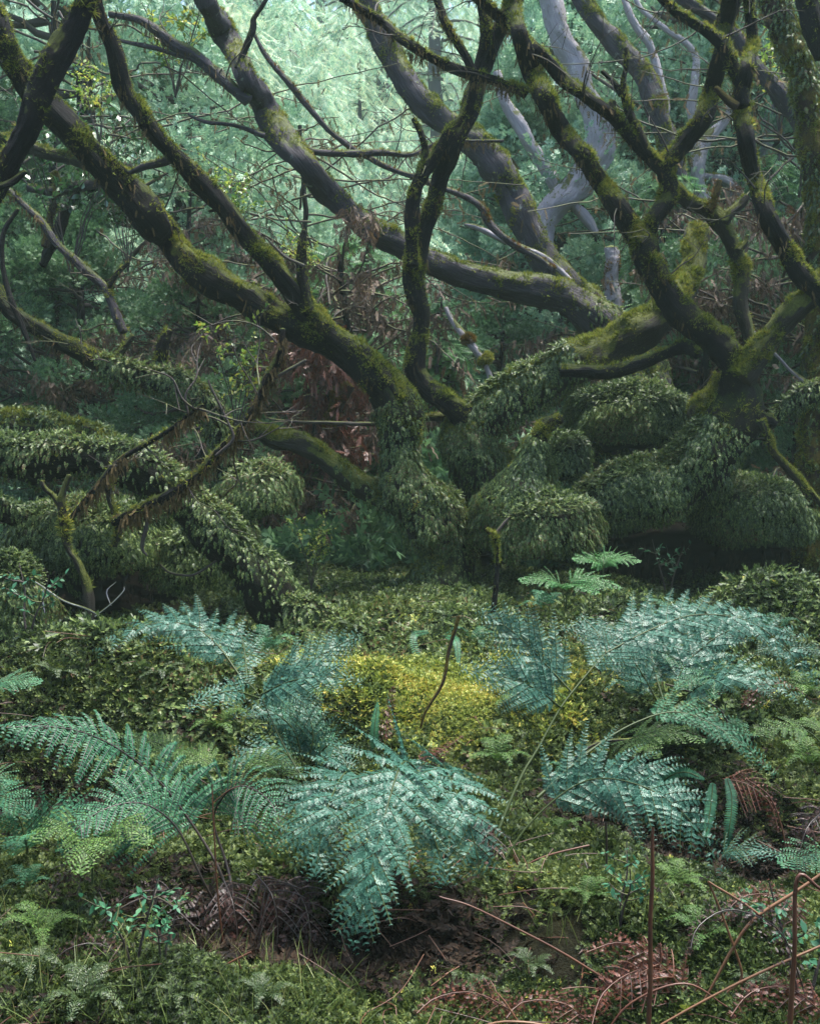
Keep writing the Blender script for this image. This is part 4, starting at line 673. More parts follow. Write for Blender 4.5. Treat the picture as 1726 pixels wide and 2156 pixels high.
# ------------------------------------------------------------------ ferns
COMB = T([(-.5, 0, 0), (.5, 0, 0), (.42, .55, -.02), (.12, 1, -.12), (-.12, 1, -.12), (-.42, .55, -.02)], [(0, 1, 2, 5), (5, 2, 3, 4)])
def frond_mesh(path, t0, W, n1, up, droop=.35, ang=55, kind='lacy', first=.75, ratio=.30, seed=0, rw=.004, stalk='stalk_green', mat='fern_teal', org=(0, 0, 0), curl=0., jit=.08):
    """path: world points; blade from t0 to the tip. lacy: three times divided; comb: twice divided"""
    rs = np.random.RandomState(seed); c = spline(np.asarray(path, float), 80); t = unit(np.gradient(c, axis=0)); up = np.asarray(up, float)
    sm = MB(); tube_into(sm, np.c_[c, rw * (1.15 - .95 * np.linspace(0, 1, 80))][::5], 6, .03, .1, seed)
    bl = MB()
    for j in range(n1):
        u = j / n1; q = t0 + (1 - t0) * (u ** 1.08); fi = min(78.9, q * 79); i = int(fi); p0 = c[i] * (1 - fi + i) + c[i + 1] * (fi - i); tt = t[i]
        upn = unit(up - tt * np.dot(up, tt)); S = np.cross(tt, upn)
        prof = (1 - u) ** .85 * min(1, first + u * 3.2)
        for s in (-1, 1):
            L1 = W * prof * rs.uniform(.88, 1.08) + .006; a = R(ang - 12 * u + rs.normal(0, 4)); d = unit(S * s * math.sin(a) + tt * math.cos(a) + upn * (.12 + rs.normal(0, jit)))
            n2 = max(3, int(L1 / (.0135 if kind == 'lacy' else .0085))); v = (np.arange(n2) + .3) / n2
            g = np.array([0, 0, -1.]); dr = droop * rs.uniform(.7, 1.1) * (.6 if kind == 'lacy' else 1)
            pp = p0 + L1 * (d * v[:, None] + g * (dr * v ** 2)[:, None] + tt * (.12 * v ** 2)[:, None]); T2 = unit(d + g * (2 * dr * v)[:, None] + tt * (.24 * v)[:, None])
            nrm = unit(upn - T2 * (T2 @ upn)[:, None]); S2 = np.cross(T2, nrm)
            tube_into(sm, np.c_[pp, rw * .28 * (1 - .8 * v)][::max(1, n2 // 5)], 3, .05, 0, seed) if n2 > 5 else None
            SPC = W * 0 + np.linalg.norm(c[-1] - c[int(t0 * 79)]) / n1; L2 = min(L1 * ratio, SPC * (.95 if kind == 'lacy' else .5)) * (1 - v) ** (1.05 if kind == 'lacy' else .45) * np.minimum(1, .7 + v * 3) + .004
            if kind == 'comb': L2 = np.minimum(L2, .030)
            for s2 in (-1, 1):
                b = R(62 if kind == 'lacy' else 72) + rs.normal(0, .08, n2); dd = unit(S2 * (s2 * np.sin(b))[:, None] + T2 * np.cos(b)[:, None] - nrm * (.12 + curl) + rs.normal(0, .14, (n2, 3)))
                X = unit(np.cross(dd, nrm + rs.normal(0, .20, (n2, 3)))); Z = np.cross(X, dd); l = L2 * rs.uniform(.85, 1.1, n2)
                if kind == 'lacy': bl.stamp(PINNULE if L1 > .09 else PINNULE_S, pp, X, dd, Z, np.stack([l * 1.05, l, l], 1))
                else: bl.stamp(COMB, pp, X, dd, Z, np.stack([np.full(n2, .0062 if s else 0), l, l], 1))
    return bl.mesh('frond', M[mat], False, org), sm.mesh('stalk', M[stalk], True, org)
def fern(label, base, fronds, cat='fern', group=None, name='fern'):
    """fronds: dicts with path in picture coordinates (x, y, depth)"""
    b = P(*base); b[2] = float(hgt(b[0], b[1])) if base[1] > 0 else b[2]; r = thing(name, label, cat, b, group)
    for k, f in enumerate(fronds):
        f = dict(f); pa = [P(*q) for q in f.pop('path')]; lb = f.pop('label', None); nm = f.pop('nm', 'frond'); SEED[0] += 1
        a, s = frond_mesh(pa, seed=SEED[0], org=b, **f); o = kid(nm, a, r); kid('stalk', s, o)
        if lb: o['label'] = lb
    return r
UPF = (0, -.75, .65); UPT = (0, -.35, .95)
fern('big glossy blue-green fern in the middle foreground, its drooping front frond ending in a point', (925, 2040, 3.6), [
    dict(path=[(925, 2045, 3.62), (915, 1850, 3.85), (890, 1660, 3.8), (850, 1605, 3.6), (815, 1700, 3.35), (775, 1860, 3.18), (735, 2015, 3.12)], t0=.46, W=.37, n1=15, up=(0, -.85, .5), droop=.14, ang=48, rw=.005, ratio=.30),
    dict(path=[(930, 2045, 3.62), (950, 1880, 3.9), (930, 1680, 3.9), (930, 1610, 3.75), (965, 1680, 3.5), (1000, 1780, 3.4), (1010, 1850, 3.38)], t0=.5, W=.26, n1=9, up=(.2, -.8, .5), droop=.3, ang=52),
    dict(path=[(920, 2045, 3.62), (850, 1880, 3.9), (790, 1690, 3.95), (740, 1625, 3.85), (680, 1660, 3.6), (640, 1740, 3.45), (625, 1800, 3.4)], t0=.52, W=.26, n1=9, up=(-.2, -.8, .5), droop=.3, ang=52),
    dict(path=[(935, 2045, 3.62), (1020, 1890, 3.7), (1110, 1740, 3.8), (1230, 1645, 3.85), (1350, 1655, 3.75), (1450, 1725, 3.65), (1535, 1860, 3.6)], t0=.42, W=.31, n1=16, up=UPF, droop=.45, ang=62),
    dict(path=[(940, 2045, 3.65), (1010, 1850, 3.8), (1090, 1650, 4.0), (1135, 1570, 4.1), (1180, 1490, 4.2), (1230, 1425, 4.3), (1275, 1375, 4.4), (1320, 1330, 4.5)], t0=.78, W=.21, n1=10, up=UPF, droop=.2, rw=.006),
    dict(path=[(1180, 1490, 4.2), (1130, 1452, 4.15), (1060, 1425, 4.1), (955, 1405, 4.05)], t0=.12, W=.28, n1=11, up=UPF, droop=.2, ang=48),
    dict(path=[(1205, 1460, 4.25), (1150, 1400, 4.3), (1080, 1330, 4.35), (1000, 1278, 4.4)], t0=.15, W=.28, n1=11, up=(-.1, -.9, .45), droop=.12, ang=46),
    dict(path=[(1275, 1375, 4.4), (1360, 1330, 4.5), (1460, 1295, 4.6), (1580, 1310, 4.6), (1680, 1390, 4.5), (1730, 1450, 4.45)], t0=.08, W=.31, n1=16, up=(0, -.6, .8), droop=.35, ang=52),
    dict(path=[(1275, 1375, 4.4), (1255, 1330, 4.5), (1215, 1290, 4.6)], t0=.1, W=.14, n1=9, up=UPF, droop=.2),
    dict(path=[(930, 2040, 3.65), (860, 1900, 3.85), (740, 1760, 4.0), (640, 1640, 4.15), (590, 1555, 4.25), (545, 1462, 4.35), (500, 1420, 4.4)], t0=.90, W=.10, n1=5, up=UPF, rw=.006),
    dict(path=[(545, 1465, 4.35), (610, 1435, 4.3), (690, 1425, 4.25), (775, 1440, 4.2)], t0=.06, W=.25, n1=11, up=(0, -.7, .7), droop=.22, ang=50),
    dict(path=[(590, 1450, 4.35), (650, 1400, 4.4), (710, 1360, 4.45), (770, 1335, 4.45)], t0=.1, W=.21, n1=11, up=UPF, droop=.15, ang=48),
    dict(path=[(510, 1430, 4.4), (450, 1350, 4.5), (380, 1312, 4.55), (280, 1325, 4.5), (180, 1390, 4.4)], t0=.15, W=.28, n1=11, up=(0, -.5, .85), droop=.35, ang=55),
    dict(path=[(520, 1430, 4.45), (515, 1370, 4.6), (500, 1310, 4.7)], t0=.2, W=.16, n1=9, up=UPF, droop=.2),
    dict(path=[(545, 1470, 4.3), (490, 1455, 4.2), (430, 1470, 4.1), (385, 1500, 4.05)], t0=.2, W=.11, n1=10, up=UPF, droop=.4),
    dict(path=[(1130, 1680, 3.95), (1230, 1590, 4.1), (1330, 1525, 4.25), (1430, 1500, 4.3), (1540, 1550, 4.2), (1640, 1640, 4.1)], t0=.5, W=.20, n1=18, up=(0, -.5, .85), droop=.3, ang=50, mat='fern_green', rw=.006)])
_b = bpy.data.objects['fern']
for pa, W_, n_ in [([(925, 2045, 3.62), (880, 1850, 3.9), (800, 1670, 3.95), (735, 1622, 3.8), (690, 1700, 3.45), (672, 1790, 3.35), (664, 1850, 3.3)], .22, 11), ([(925, 2045, 3.62), (930, 1850, 3.95), (885, 1650, 4.0), (850, 1600, 3.85), (890, 1700, 3.45), (925, 1800, 3.35), (940, 1870, 3.3)], .22, 11)]:
    SEED[0] += 1; a, s_ = frond_mesh([P(*q) for q in pa], .5, W_, n_, (0, -.8, .6), .25, 50, seed=SEED[0], org=np.array(_b.location), rw=.005); o = kid('frond', a, _b); kid('stalk', s_, o)
_f = dict(t0=.15, W=.25, n1=12, up=(0, -.55, .85), droop=.25, ang=52)
fern('spreading blue-green fern covering the right bank below the forked tree', (1400, 1500, 5.0), [dict(_f, path=q) for q in ([(1400, 1490, 5.0), (1450, 1390, 5.1), (1540, 1325, 5.15), (1640, 1320, 5.1), (1745, 1375, 5.0)], [(1390, 1490, 5.0), (1330, 1390, 5.0), (1250, 1330, 5.0), (1170, 1320, 5.0)], [(1400, 1490, 5.0), (1370, 1370, 5.2), (1400, 1300, 5.3), (1470, 1270, 5.4)], [(1410, 1490, 5.0), (1500, 1430, 4.8), (1600, 1430, 4.7), (1720, 1490, 4.6)])])
fern('soft blue-green fern low between the yellow moss and the left big fronds', (640, 1640, 4.7), [dict(_f, path=q, W=.2) for q in ([(640, 1630, 4.7), (620, 1540, 4.7), (560, 1495, 4.65), (480, 1510, 4.6)], [(640, 1630, 4.7), (660, 1550, 4.7), (640, 1490, 4.75), (600, 1450, 4.8)], [(640, 1630, 4.7), (690, 1570, 4.6), (720, 1590, 4.5), (740, 1640, 4.4)], [(640, 1630, 4.7), (590, 1580, 4.6), (530, 1580, 4.5), (480, 1620, 4.4)])])
fern('shadowed green fern low at the left edge under the comb-leaved fern', (60, 1800, 3.9), [dict(_f, path=q, W=.2, mat='fern_green') for q in ([(60, 1800, 3.9), (40, 1720, 3.9), (-10, 1690, 3.8)], [(60, 1800, 3.9), (100, 1720, 3.9), (170, 1710, 3.8), (230, 1760, 3.7)], [(60, 1800, 3.9), (50, 1760, 3.7), (20, 1790, 3.5)])])
fern('arching dark-green fern at the left with comb-like pinnae hanging in a row', (500, 1960, 3.6), [
    dict(path=[(500, 1965, 3.6), (470, 1850, 3.65), (415, 1750, 3.7), (330, 1640, 3.7), (220, 1560, 3.6), (110, 1530, 3.5), (-30, 1535, 3.4)], t0=.36, W=.29, n1=30, up=(0, -.55, .85), droop=.55, ang=70, kind='comb', ratio=.16, mat='fern_green', stalk='stalk_dark', rw=.005),
    dict(path=[(505, 1965, 3.6), (480, 1830, 3.75), (450, 1720, 3.8), (500, 1655, 3.75), (570, 1690, 3.6), (600, 1790, 3.5)], t0=.42, W=.24, n1=22, up=(.1, -.7, .7), droop=.5, ang=68, kind='comb', ratio=.16, mat='fern_green', stalk='stalk_dark', rw=.005),
    dict(path=[(490, 1965, 3.6), (430, 1860, 3.55), (370, 1740, 3.55), (290, 1690, 3.5), (190, 1720, 3.4), (120, 1800, 3.3)], t0=.4, W=.20, n1=22, up=(0, -.6, .8), droop=.35, ang=65, kind='comb', ratio=.2, mat='fern_green', stalk='stalk_dark')])
# withered fronds under the big ferns
DEAD = 'withered fern fronds hanging in the foreground'
for lab, base, pa, W, n, mt in [
    ('dark brown withered frond hanging left of the big fern\'s pointed tip', (560, 2050, 3.5), [(540, 1840, 3.6), (575, 1890, 3.5), (585, 1970, 3.45), (570, 2050, 3.4)], .16, 12, 'fern_dead'),
    ('purplish-brown wilted frond beneath the left side of the big fern', (620, 2040, 3.6), [(600, 1850, 3.7), (640, 1900, 3.6), (655, 1980, 3.5), (645, 2040, 3.5)], .15, 12, 'fern_dead'),
    ('limp brown frond beneath the left comb-leaved fern\'s stems', (500, 2030, 3.5), [(470, 1850, 3.6), (490, 1900, 3.5), (500, 1970, 3.45), (490, 2040, 3.4)], .13, 12, 'fern_dead'),
    ('arched dead frond in front of the left moss', (420, 2020, 3.4), [(440, 1990, 3.4), (400, 1900, 3.4), (320, 1875, 3.35), (250, 1900, 3.3), (210, 1970, 3.25)], .11, 16, 'fern_dead'),
    ('small dark withered frond at left under the lime fern', (160, 1900, 3.4), [(200, 1800, 3.5), (150, 1830, 3.45), (110, 1880, 3.4), (95, 1940, 3.4)], .10, 10, 'fern_dead'),
    ('dark withered frond hanging right of the big fern', (1030, 1880, 3.7), [(1010, 1720, 3.9), (1025, 1770, 3.8), (1030, 1830, 3.75), (1020, 1900, 3.7)], .12, 10, 'fern_dead'),
    ('black-brown drooping frond in the moss at right centre', (1230, 1990, 3.5), [(1230, 1810, 3.55), (1240, 1850, 3.5), (1225, 1910, 3.45), (1235, 1960, 3.45)], .07, 10, 'fern_dead'),
    ('rust-red bracken frond lying beside the tall red-brown stem', (1420, 2130, 2.95), [(1480, 2140, 2.95), (1400, 2040, 3.0), (1310, 1985, 3.0), (1220, 2010, 2.95)], .13, 16, 'fern_rust'),
    ('second rust-red frond drooping behind the tall red-brown stem', (1330, 2180, 2.85), [(1430, 2050, 3.1), (1350, 2040, 3.0), (1270, 2090, 2.9), (1240, 2180, 2.8)], .13, 14, 'fern_rust'),
    ('rust-brown bracken frond flat on the moss at the bottom centre-right', (1000, 2140, 2.9), [(1080, 2130, 2.95), (1000, 2090, 2.95), (920, 2100, 2.9), (870, 2140, 2.85)], .09, 12, 'fern_rust'),
    ('rust-brown bracken frond at the bottom right corner', (1640, 2150, 2.75), [(1740, 2140, 2.8), (1660, 2080, 2.8), (1580, 2090, 2.75), (1530, 2150, 2.7)], .10, 12, 'fern_rust'),
    ('dark red bracken frond at right behind the upright bent stem', (1600, 1960, 3.1), [(1700, 1960, 3.2), (1640, 1890, 3.2), (1560, 1890, 3.15), (1510, 1950, 3.1)], .10, 12, 'fern_rust'),
    ('brown bracken frond drooping under the left fern row at the bottom left', (200, 2060, 3.1), [(300, 2060, 3.15), (220, 1990, 3.15), (140, 2000, 3.1), (90, 2060, 3.05)], .09, 12, 'fern_dead'),
    ('curled purplish bracken frond at the right edge near the bottom', (1700, 2080, 2.8), [(1690, 2080, 2.8), (1640, 1960, 2.8), (1540, 1915, 2.8), (1470, 1950, 2.75), (1450, 2010, 2.7)], .08, 18, 'fern_dead'),
    ('small upright rust-red frond in the yellow moss', (820, 1590, 5.0), [(815, 1600, 5.0), (812, 1540, 5.05), (822, 1480, 5.1), (830, 1440, 5.1)], .09, 12, 'fern_rust'),
    ('rust frond lying on the right edge of the yellow moss', (960, 1590, 4.8), [(880, 1600, 4.8), (930, 1580, 4.8), (980, 1545, 4.85)], .08, 10, 'fern_rust'),
    ('bright red-brown arched frond on the right bank', (1600, 1480, 5.0), [(1560, 1490, 5.0), (1600, 1450, 5.0), (1650, 1440, 5.0), (1700, 1465, 5.0)], .08, 12, 'fern_rust'),
    ('dark red withered frond over the black gap at right', (1640, 1700, 4.2), [(1520, 1640, 4.3), (1570, 1650, 4.25), (1620, 1690, 4.2), (1640, 1760, 4.15)], .13, 12, 'fern_rust'),
    ('red-brown crumpled frond at the bottom right of centre', (1160, 2150, 2.9), [(1240, 2150, 2.9), (1180, 2110, 2.9), (1100, 2110, 2.9), (1060, 2150, 2.85)], .09, 12, 'fern_rust'),
    ('wilted reddish frond at the lower right edge', (1720, 1800, 3.6), [(1740, 1700, 3.7), (1700, 1740, 3.6), (1680, 1800, 3.55)], .12, 10, 'fern_dead')]:
    fern(lab, base, [dict(path=pa, t0=.05, W=W, n1=n, up=UPF, droop=.7, ang=55, mat=mt, stalk='stalk_red' if mt == 'fern_rust' else 'stalk_dark', curl=.5, jit=.25, rw=.0018, ratio=.42, kind='lacy')], cat='dead fern', group=DEAD, name='withered_fern')
# smaller ferns, traced
LIM = 'smaller green ferns among the moss'
for lab, base, frs, mt in [
    ('bright green umbrella-shaped fern highest at right of centre in front of the black hollow', (1265, 1280, 6.4), [[(1268, 1270, 6.4), (1268, 1200, 6.4), (1240, 1178, 6.35), (1205, 1178, 6.3)], [(1268, 1270, 6.4), (1270, 1195, 6.4), (1300, 1175, 6.35), (1350, 1182, 6.3)], [(1268, 1270, 6.4), (1270, 1195, 6.4), (1270, 1172, 6.5), (1290, 1160, 6.7)]], 'fern_bright'),
    ('bright green fern spreading level left of the umbrella-shaped fern', (1180, 1290, 6.0), [[(1190, 1290, 6), (1180, 1235, 6), (1140, 1218, 5.95), (1090, 1222, 5.9)], [(1190, 1290, 6), (1200, 1230, 6), (1250, 1218, 6), (1310, 1240, 5.9)], [(1190, 1290, 6), (1195, 1240, 6), (1220, 1232, 5.8), (1260, 1250, 5.6)]], 'fern_bright'),
    ('lime-green fern lying level over the black gap at right', (1330, 1600, 4.6), [[(1290, 1590, 4.6), (1330, 1555, 4.55), (1400, 1540, 4.5), (1490, 1560, 4.45)], [(1290, 1590, 4.6), (1310, 1560, 4.6), (1350, 1570, 4.4), (1390, 1590, 4.35)]], 'fern_lime'),
    ('fan-shaped grey-green fern on the right bank', (1500, 1480, 5.0), [[(1520, 1480, 5), (1500, 1420, 5), (1460, 1425, 4.9), (1420, 1450, 4.85)], [(1520, 1480, 5), (1520, 1420, 5), (1550, 1420, 4.9), (1590, 1445, 4.85)], [(1520, 1480, 5), (1510, 1420, 5), (1505, 1430, 4.8), (1500, 1470, 4.7)]], 'fern_green'),
    ('lime fern reaching right beside the bright fronds at mid right', (1400, 1400, 5.2), [[(1320, 1400, 5.2), (1370, 1375, 5.2), (1420, 1380, 5.15), (1470, 1400, 5.1)]], 'fern_green'),
    ('pale green fern at the right edge above the dark gap', (1700, 1560, 4.6), [[(1740, 1580, 4.6), (1700, 1540, 4.6), (1640, 1530, 4.55), (1580, 1545, 4.5)], [(1740, 1560, 4.6), (1720, 1530, 4.7), (1690, 1510, 4.8)]], 'fern_lime'),
    ('yellow-green fern at the lower left below the comb-leaved fern', (190, 1860, 3.4), [[(195, 1860, 3.4), (190, 1770, 3.4), (130, 1740, 3.35), (60, 1765, 3.3)], [(195, 1860, 3.4), (200, 1760, 3.45), (260, 1735, 3.4), (320, 1775, 3.35)], [(195, 1860, 3.4), (195, 1770, 3.4), (185, 1780, 3.2), (165, 1840, 3.1)]], 'fern_lime'),
    ('teal fern tips poking in at the left edge', (10, 1760, 3.6), [[(-60, 1760, 3.6), (-30, 1690, 3.6), (20, 1680, 3.55), (70, 1720, 3.5)], [(-60, 1720, 3.7), (-20, 1640, 3.7), (20, 1650, 3.7)]], 'fern_green'),
    ('pale fern spray low at right under the drooping right frond', (1560, 1860, 3.9), [[(1480, 1870, 3.9), (1520, 1800, 3.9), (1580, 1790, 3.85), (1650, 1800, 3.8)]], 'fern_teal'),
    ('green fern at the right edge near the bent orange stem', (1726, 1830, 3.7), [[(1790, 1850, 3.7), (1740, 1800, 3.7), (1690, 1800, 3.65), (1640, 1820, 3.6)]], 'fern_green'),
    ('pale green fern on the mound right of the leaning tree\'s foot', (760, 1500, 5.4), [[(560, 1560, 4.9), (600, 1520, 4.9), (660, 1530, 4.85), (720, 1570, 4.8)], [(520, 1540, 4.9), (560, 1500, 4.95), (620, 1490, 4.95), (680, 1500, 4.9)]], 'fern_green'),
    ('thin pale-green fern on the left mound above the comb-leaved fern', (330, 1580, 4.6), [[(420, 1640, 4.4), (380, 1590, 4.45), (320, 1560, 4.5), (240, 1545, 4.5)], [(470, 1640, 4.3), (430, 1600, 4.35), (370, 1580, 4.4)]], 'fern_lime'),
    ('yellowish fern between the two big ferns', (560, 1660, 4.3), [[(480, 1680, 4.3), (430, 1630, 4.35), (370, 1615, 4.4), (320, 1640, 4.4)], [(500, 1680, 4.3), (520, 1620, 4.4), (590, 1600, 4.4), (640, 1640, 4.3)]], 'fern_lime'),
    ('teal fern row at the far right below the bank', (1700, 1400, 5.2), [[(1640, 1420, 5.2), (1680, 1370, 5.2), (1740, 1375, 5.2)], [(1560, 1400, 5.3), (1610, 1370, 5.3), (1670, 1385, 5.2)]], 'fern_teal'),
    ('pale fern tip at the left edge on the mound', (20, 1480, 4.9), [[(-60, 1470, 4.9), (-10, 1440, 4.9), (40, 1430, 4.9), (90, 1435, 4.9)]], 'fern_green')]:
    fern(lab, base, [dict(path=p, t0=.35, W=.13 if base[2] < 5.5 else .16, n1=15, up=UPT, droop=.3, ang=58, mat=mt, rw=.003, kind='comb' if mt != 'fern_teal' else 'lacy', ratio=.3) for p in frs], group=LIM)
# narrow sword ferns: one pinna row
SWT = 'narrow strap-like ferns'
for lab, pa in [('dark narrow frond standing in the yellow moss', [(790, 1600, 5), (788, 1540, 5), (795, 1480, 5.05)]), ('pale narrow frond hanging over the dark gap at lower right', [(1530, 1640, 4.2), (1540, 1680, 4.15), (1535, 1740, 4.1), (1525, 1790, 4.1)]), ('curved narrow frond arching in front of the black gap at right', [(1370, 1680, 4.4), (1400, 1640, 4.4), (1440, 1625, 4.35), (1480, 1640, 4.3)]), ('second narrow frond hanging in the dark gap at lower right', [(1500, 1650, 4.2), (1495, 1700, 4.15), (1485, 1760, 4.1)]),
                ('narrow frond drooping on the mound behind the yellow moss', [(900, 1330, 6.2), (870, 1340, 6.1), (880, 1390, 6), (890, 1430, 6)]), ('pale narrow frond at the far side of the yellow moss', [(940, 1340, 6.2), (960, 1350, 6.1), (965, 1400, 6)])]:
    p = [P(*q) for q in pa]; rs = np.random.RandomState(len(lab)); c = spline(p, 40); t = unit(np.gradient(c, axis=0)); upn = unit(np.array([0, -.9, .4]) - t * (t @ np.array([0, -.9, .4]))[:, None]); S = np.cross(t, upn); bl = MB(); sm = MB(); tube_into(sm, np.c_[c, np.full(40, .0022)][::4], 5, .03, 0)
    prof = np.sin(math.pi * np.linspace(.12, .97, 40)) ** .6 * .024
    for s in (-1, 1): bl.stamp(COMB, c, t, unit(S * s + t * .25 + upn * .1), upn, np.stack([np.full(40, .0075), prof * rs.uniform(.9, 1.1, 40), prof], 1))
    r = thing('strap_fern', lab, 'fern', p[0], SWT); o = kid('frond', bl.mesh('frond', M['fern_green'], False, p[0]), r); kid('stalk', sm.mesh('stalk', M['stalk_green'], True, p[0]), o)
# ------------------------------------------------------------------ bare stems and sticks
STK = 'bare dead stems standing and leaning in the foreground'
def stick(label, pts, d, mat='stalk_red', name='dead_bracken', group=STK, extra=()):
    p0 = P(pts[0][0], pts[0][1], pts[0][3] if len(pts[0]) > 3 else d); r = thing(name, label, 'dead bracken' if name == 'dead_bracken' else 'stick', p0, group)
    for k, q in enumerate([pts] + list(extra)):
        mb = MB(); SEED[0] += 1; tube_into(mb, [(*a[:3], a[3] * .72) for a in trace(q, d)], 7, .02, .7, SEED[0]); kid('stem' if k == 0 else 'side_stem', mb.mesh('stem', M[mat], True, p0), r)
    return r
stick('tall upright red-brown stem rising from the bottom edge at right', [(1365, 2200, 15), (1368, 2000, 13), (1370, 1850, 12), (1374, 1742, 9)], 2.75)
stick('upright brown stem near the right edge bent sharply at its top', [(1660, 2200, 16), (1672, 2000, 14), (1680, 1845, 12), (1726, 1870, 10), (1760, 1885, 9)], 2.7)
stick('long thin stem slanting from the big fern down to the tall red-brown stem', [(925, 1888, 5), (1000, 1910, 6), (1150, 1985, 7), (1260, 2050, 8), (1350, 2110, 8)], 3.0)
stick('orange stem bent like an open V at the right', [(1530, 2090, 7), (1560, 2040, 8), (1492, 1860, 7)], 2.9, 'stalk_straw')
stick('thick orange stem rising to the right edge', [(1480, 2110, 8), (1540, 2000, 9), (1600, 1925, 10), (1726, 1840, 9), (1780, 1800, 9)], 2.9, 'stalk_straw', extra=[[(1596, 1925, 7), (1540, 1885, 7), (1490, 1856, 6)]])
stick('long straw-coloured stem lying across the bottom right corner', [(1370, 2170, 7), (1480, 2110, 7), (1600, 2045, 8), (1740, 1985, 7)], 2.8, 'stalk_straw')
stick('forked orange stem at the bottom right of centre', [(990, 2170, 6), (1060, 2150, 7), (1140, 2156, 7), (1200, 2190, 7)], 2.8, 'stalk_straw', extra=[[(1090, 2150, 5), (1065, 2110, 5), (1045, 2090, 5)]])
stick('reddish stem lying across the bottom under the left withered fronds', [(350, 2060, 4), (430, 2050, 6), (500, 2020, 7), (530, 2005, 7)], 3.1, extra=[[(500, 2020, 5), (520, 2080, 5), (535, 2160, 5)]])
stick('slender orange stem leaning left of the bottom centre', [(590, 2110, 5), (625, 2060, 6), (650, 2020, 6)], 3.1, 'stalk_straw')
stick('upright thin red stem in front of the left comb-leaved fern', [(470, 1990, 6), (455, 1850, 5), (450, 1740, 5), (447, 1650, 4)], 3.4, extra=[[(450, 1690, 3), (480, 1665, 3), (505, 1655, 3)]])
stick('black upright stem in the moss at right centre', [(1280, 1970, 8), (1278, 1850, 7), (1275, 1730, 6)], 3.5, 'stalk_dark')
stick('thin purplish stem curving down over the dark gap at right', [(1570, 1640, 4), (1620, 1680, 5), (1650, 1760, 5), (1660, 1850, 5)], 4.0)
stick('pair of crossed dead stems behind the big fern at right', [(1060, 1860, 5), (1130, 1810, 6), (1240, 1780, 6)], 3.7, extra=[[(1080, 1800, 5), (1105, 1850, 5), (1140, 1890, 5)]])
stick('short straw stem leaning at the bottom centre', [(1190, 2030, 5), (1150, 1960, 5), (1100, 1900, 4)], 3.4, 'stalk_straw')
stick('thin stem crossing behind the tall red-brown stem near the bottom', [(1270, 2180, 6), (1330, 2110, 6), (1440, 2070, 6), (1530, 2120, 5)], 2.85, 'stalk_red')
STI = 'dead sticks fallen on the moss'
stick('dark leaning stick standing in the yellow moss with a broken tip', [(880, 1560, 7), (895, 1500, 9), (930, 1430, 10), (945, 1370, 11), (965, 1298, 12)], 5.2, 'bark_rust', 'fallen_stick', STI)
stick('grey fallen branch lying over the moss at mid right', [(1200, 1600, 7), (1260, 1565, 9), (1340, 1555, 9), (1420, 1545, 7)], 4.6, 'twig', 'fallen_stick', STI)
stick('grey crooked stick on the right bank', [(1400, 1440, 6), (1460, 1460, 8), (1510, 1490, 7), (1530, 1520, 6)], 5.0, 'twig', 'fallen_stick', STI)
stick('dark fallen branch in the moss at lower left', [(200, 1990, 12), (130, 1980, 10), (100, 1970, 8), (20, 1940, 5)], 3.3, 'twig', 'fallen_stick', STI, [[(120, 1975, 6), (80, 2000, 5), (50, 2030, 4)]])
stick('pale forked twigs over the black hollow at left', [(75, 1225, 4), (130, 1260, 5), (200, 1290, 5), (255, 1320, 4)], 6.6, 'bark_pale', 'fallen_stick', STI, [[(92, 1240, 3), (90, 1265, 3), (95, 1290, 2)], [(200, 1298, 4), (235, 1270, 4), (260, 1245, 3), (262, 1235, 2)], [(235, 1275, 3), (225, 1245, 3), (245, 1225, 2)]])
stick('dark twiggy branch low left under the dead fronds', [(420, 1960, 5), (330, 1890, 6), (240, 1920, 6), (180, 1970, 5)], 3.3, 'twig', 'fallen_stick', STI, [[(300, 1890, 4), (330, 1900, 4), (280, 1950, 4), (230, 2010, 3)]])
stick('curved dark root arching on the mound beside the leaning tree', [(338, 1188, 7), (360, 1205, 8), (400, 1212, 8), (425, 1203, 7), (455, 1180, 6)], 7.2, 'twig', 'fallen_stick', STI)
stick('mossy rotting branch half buried in the middle moss', [(830, 2060, 10), (760, 2050, 14), (700, 2040, 12), (660, 2050, 8)], 3.4, 'twig', 'fallen_stick', STI)
# twig litter (uncountable)
G = scatter_ground(1500, 2.3, 8, 1.2); G = G[nz(G, .8, 44) > -.15]; mb = MB()
for q in G:
    az = RS.uniform(0, 6.28); L = RS.uniform(.06, .3); dv = np.array([math.cos(az), math.sin(az), RS.uniform(-.05, .35)]); r0 = RS.uniform(.0008, .0022)
    tube_into(mb, [(*(q + [0, 0, .01]), r0), (*(q + dv * L * .5 + RS.normal(0, .012, 3) + [0, 0, .015]), r0 * .8), (*(q + dv * L + RS.normal(0, .02, 3) + [0, 0, .01]), r0 * .5)], 4, .04, .5, int(az * 5))
tag(link('twig_litter', mb.mesh('twig_litter', M['stalk_red'])), 'fine dead twigs and stem bits lying in the moss', 'litter', kind='stuff')
# saplings
SAP = 'tiny round-leaved seedlings in the foreground moss'
for lab, x, y, s in [('round-leaved seedling left of the pair at lower left', 285, 2035, .55), ('round-leaved seedling nearer the withered fronds at lower left', 340, 2050, .45), ('leafy seedling at the bottom right of the tall red-brown stem', 1690, 2140, .7), ('blue-green seedling beneath the drooping right frond', 1300, 1975, .5), ('seedling in the left shade beside the black hollow', 55, 1350, .8), ('seedling standing in front of the forked right tree', 1405, 1260, 1.0)]:
    q = gpt(x, y); r = thing('seedling', lab, 'seedling', q, SAP, RS.uniform(0, 6), s)
    for me in PROTO['sapling']: kid(me.name.split('.')[0], me, r)
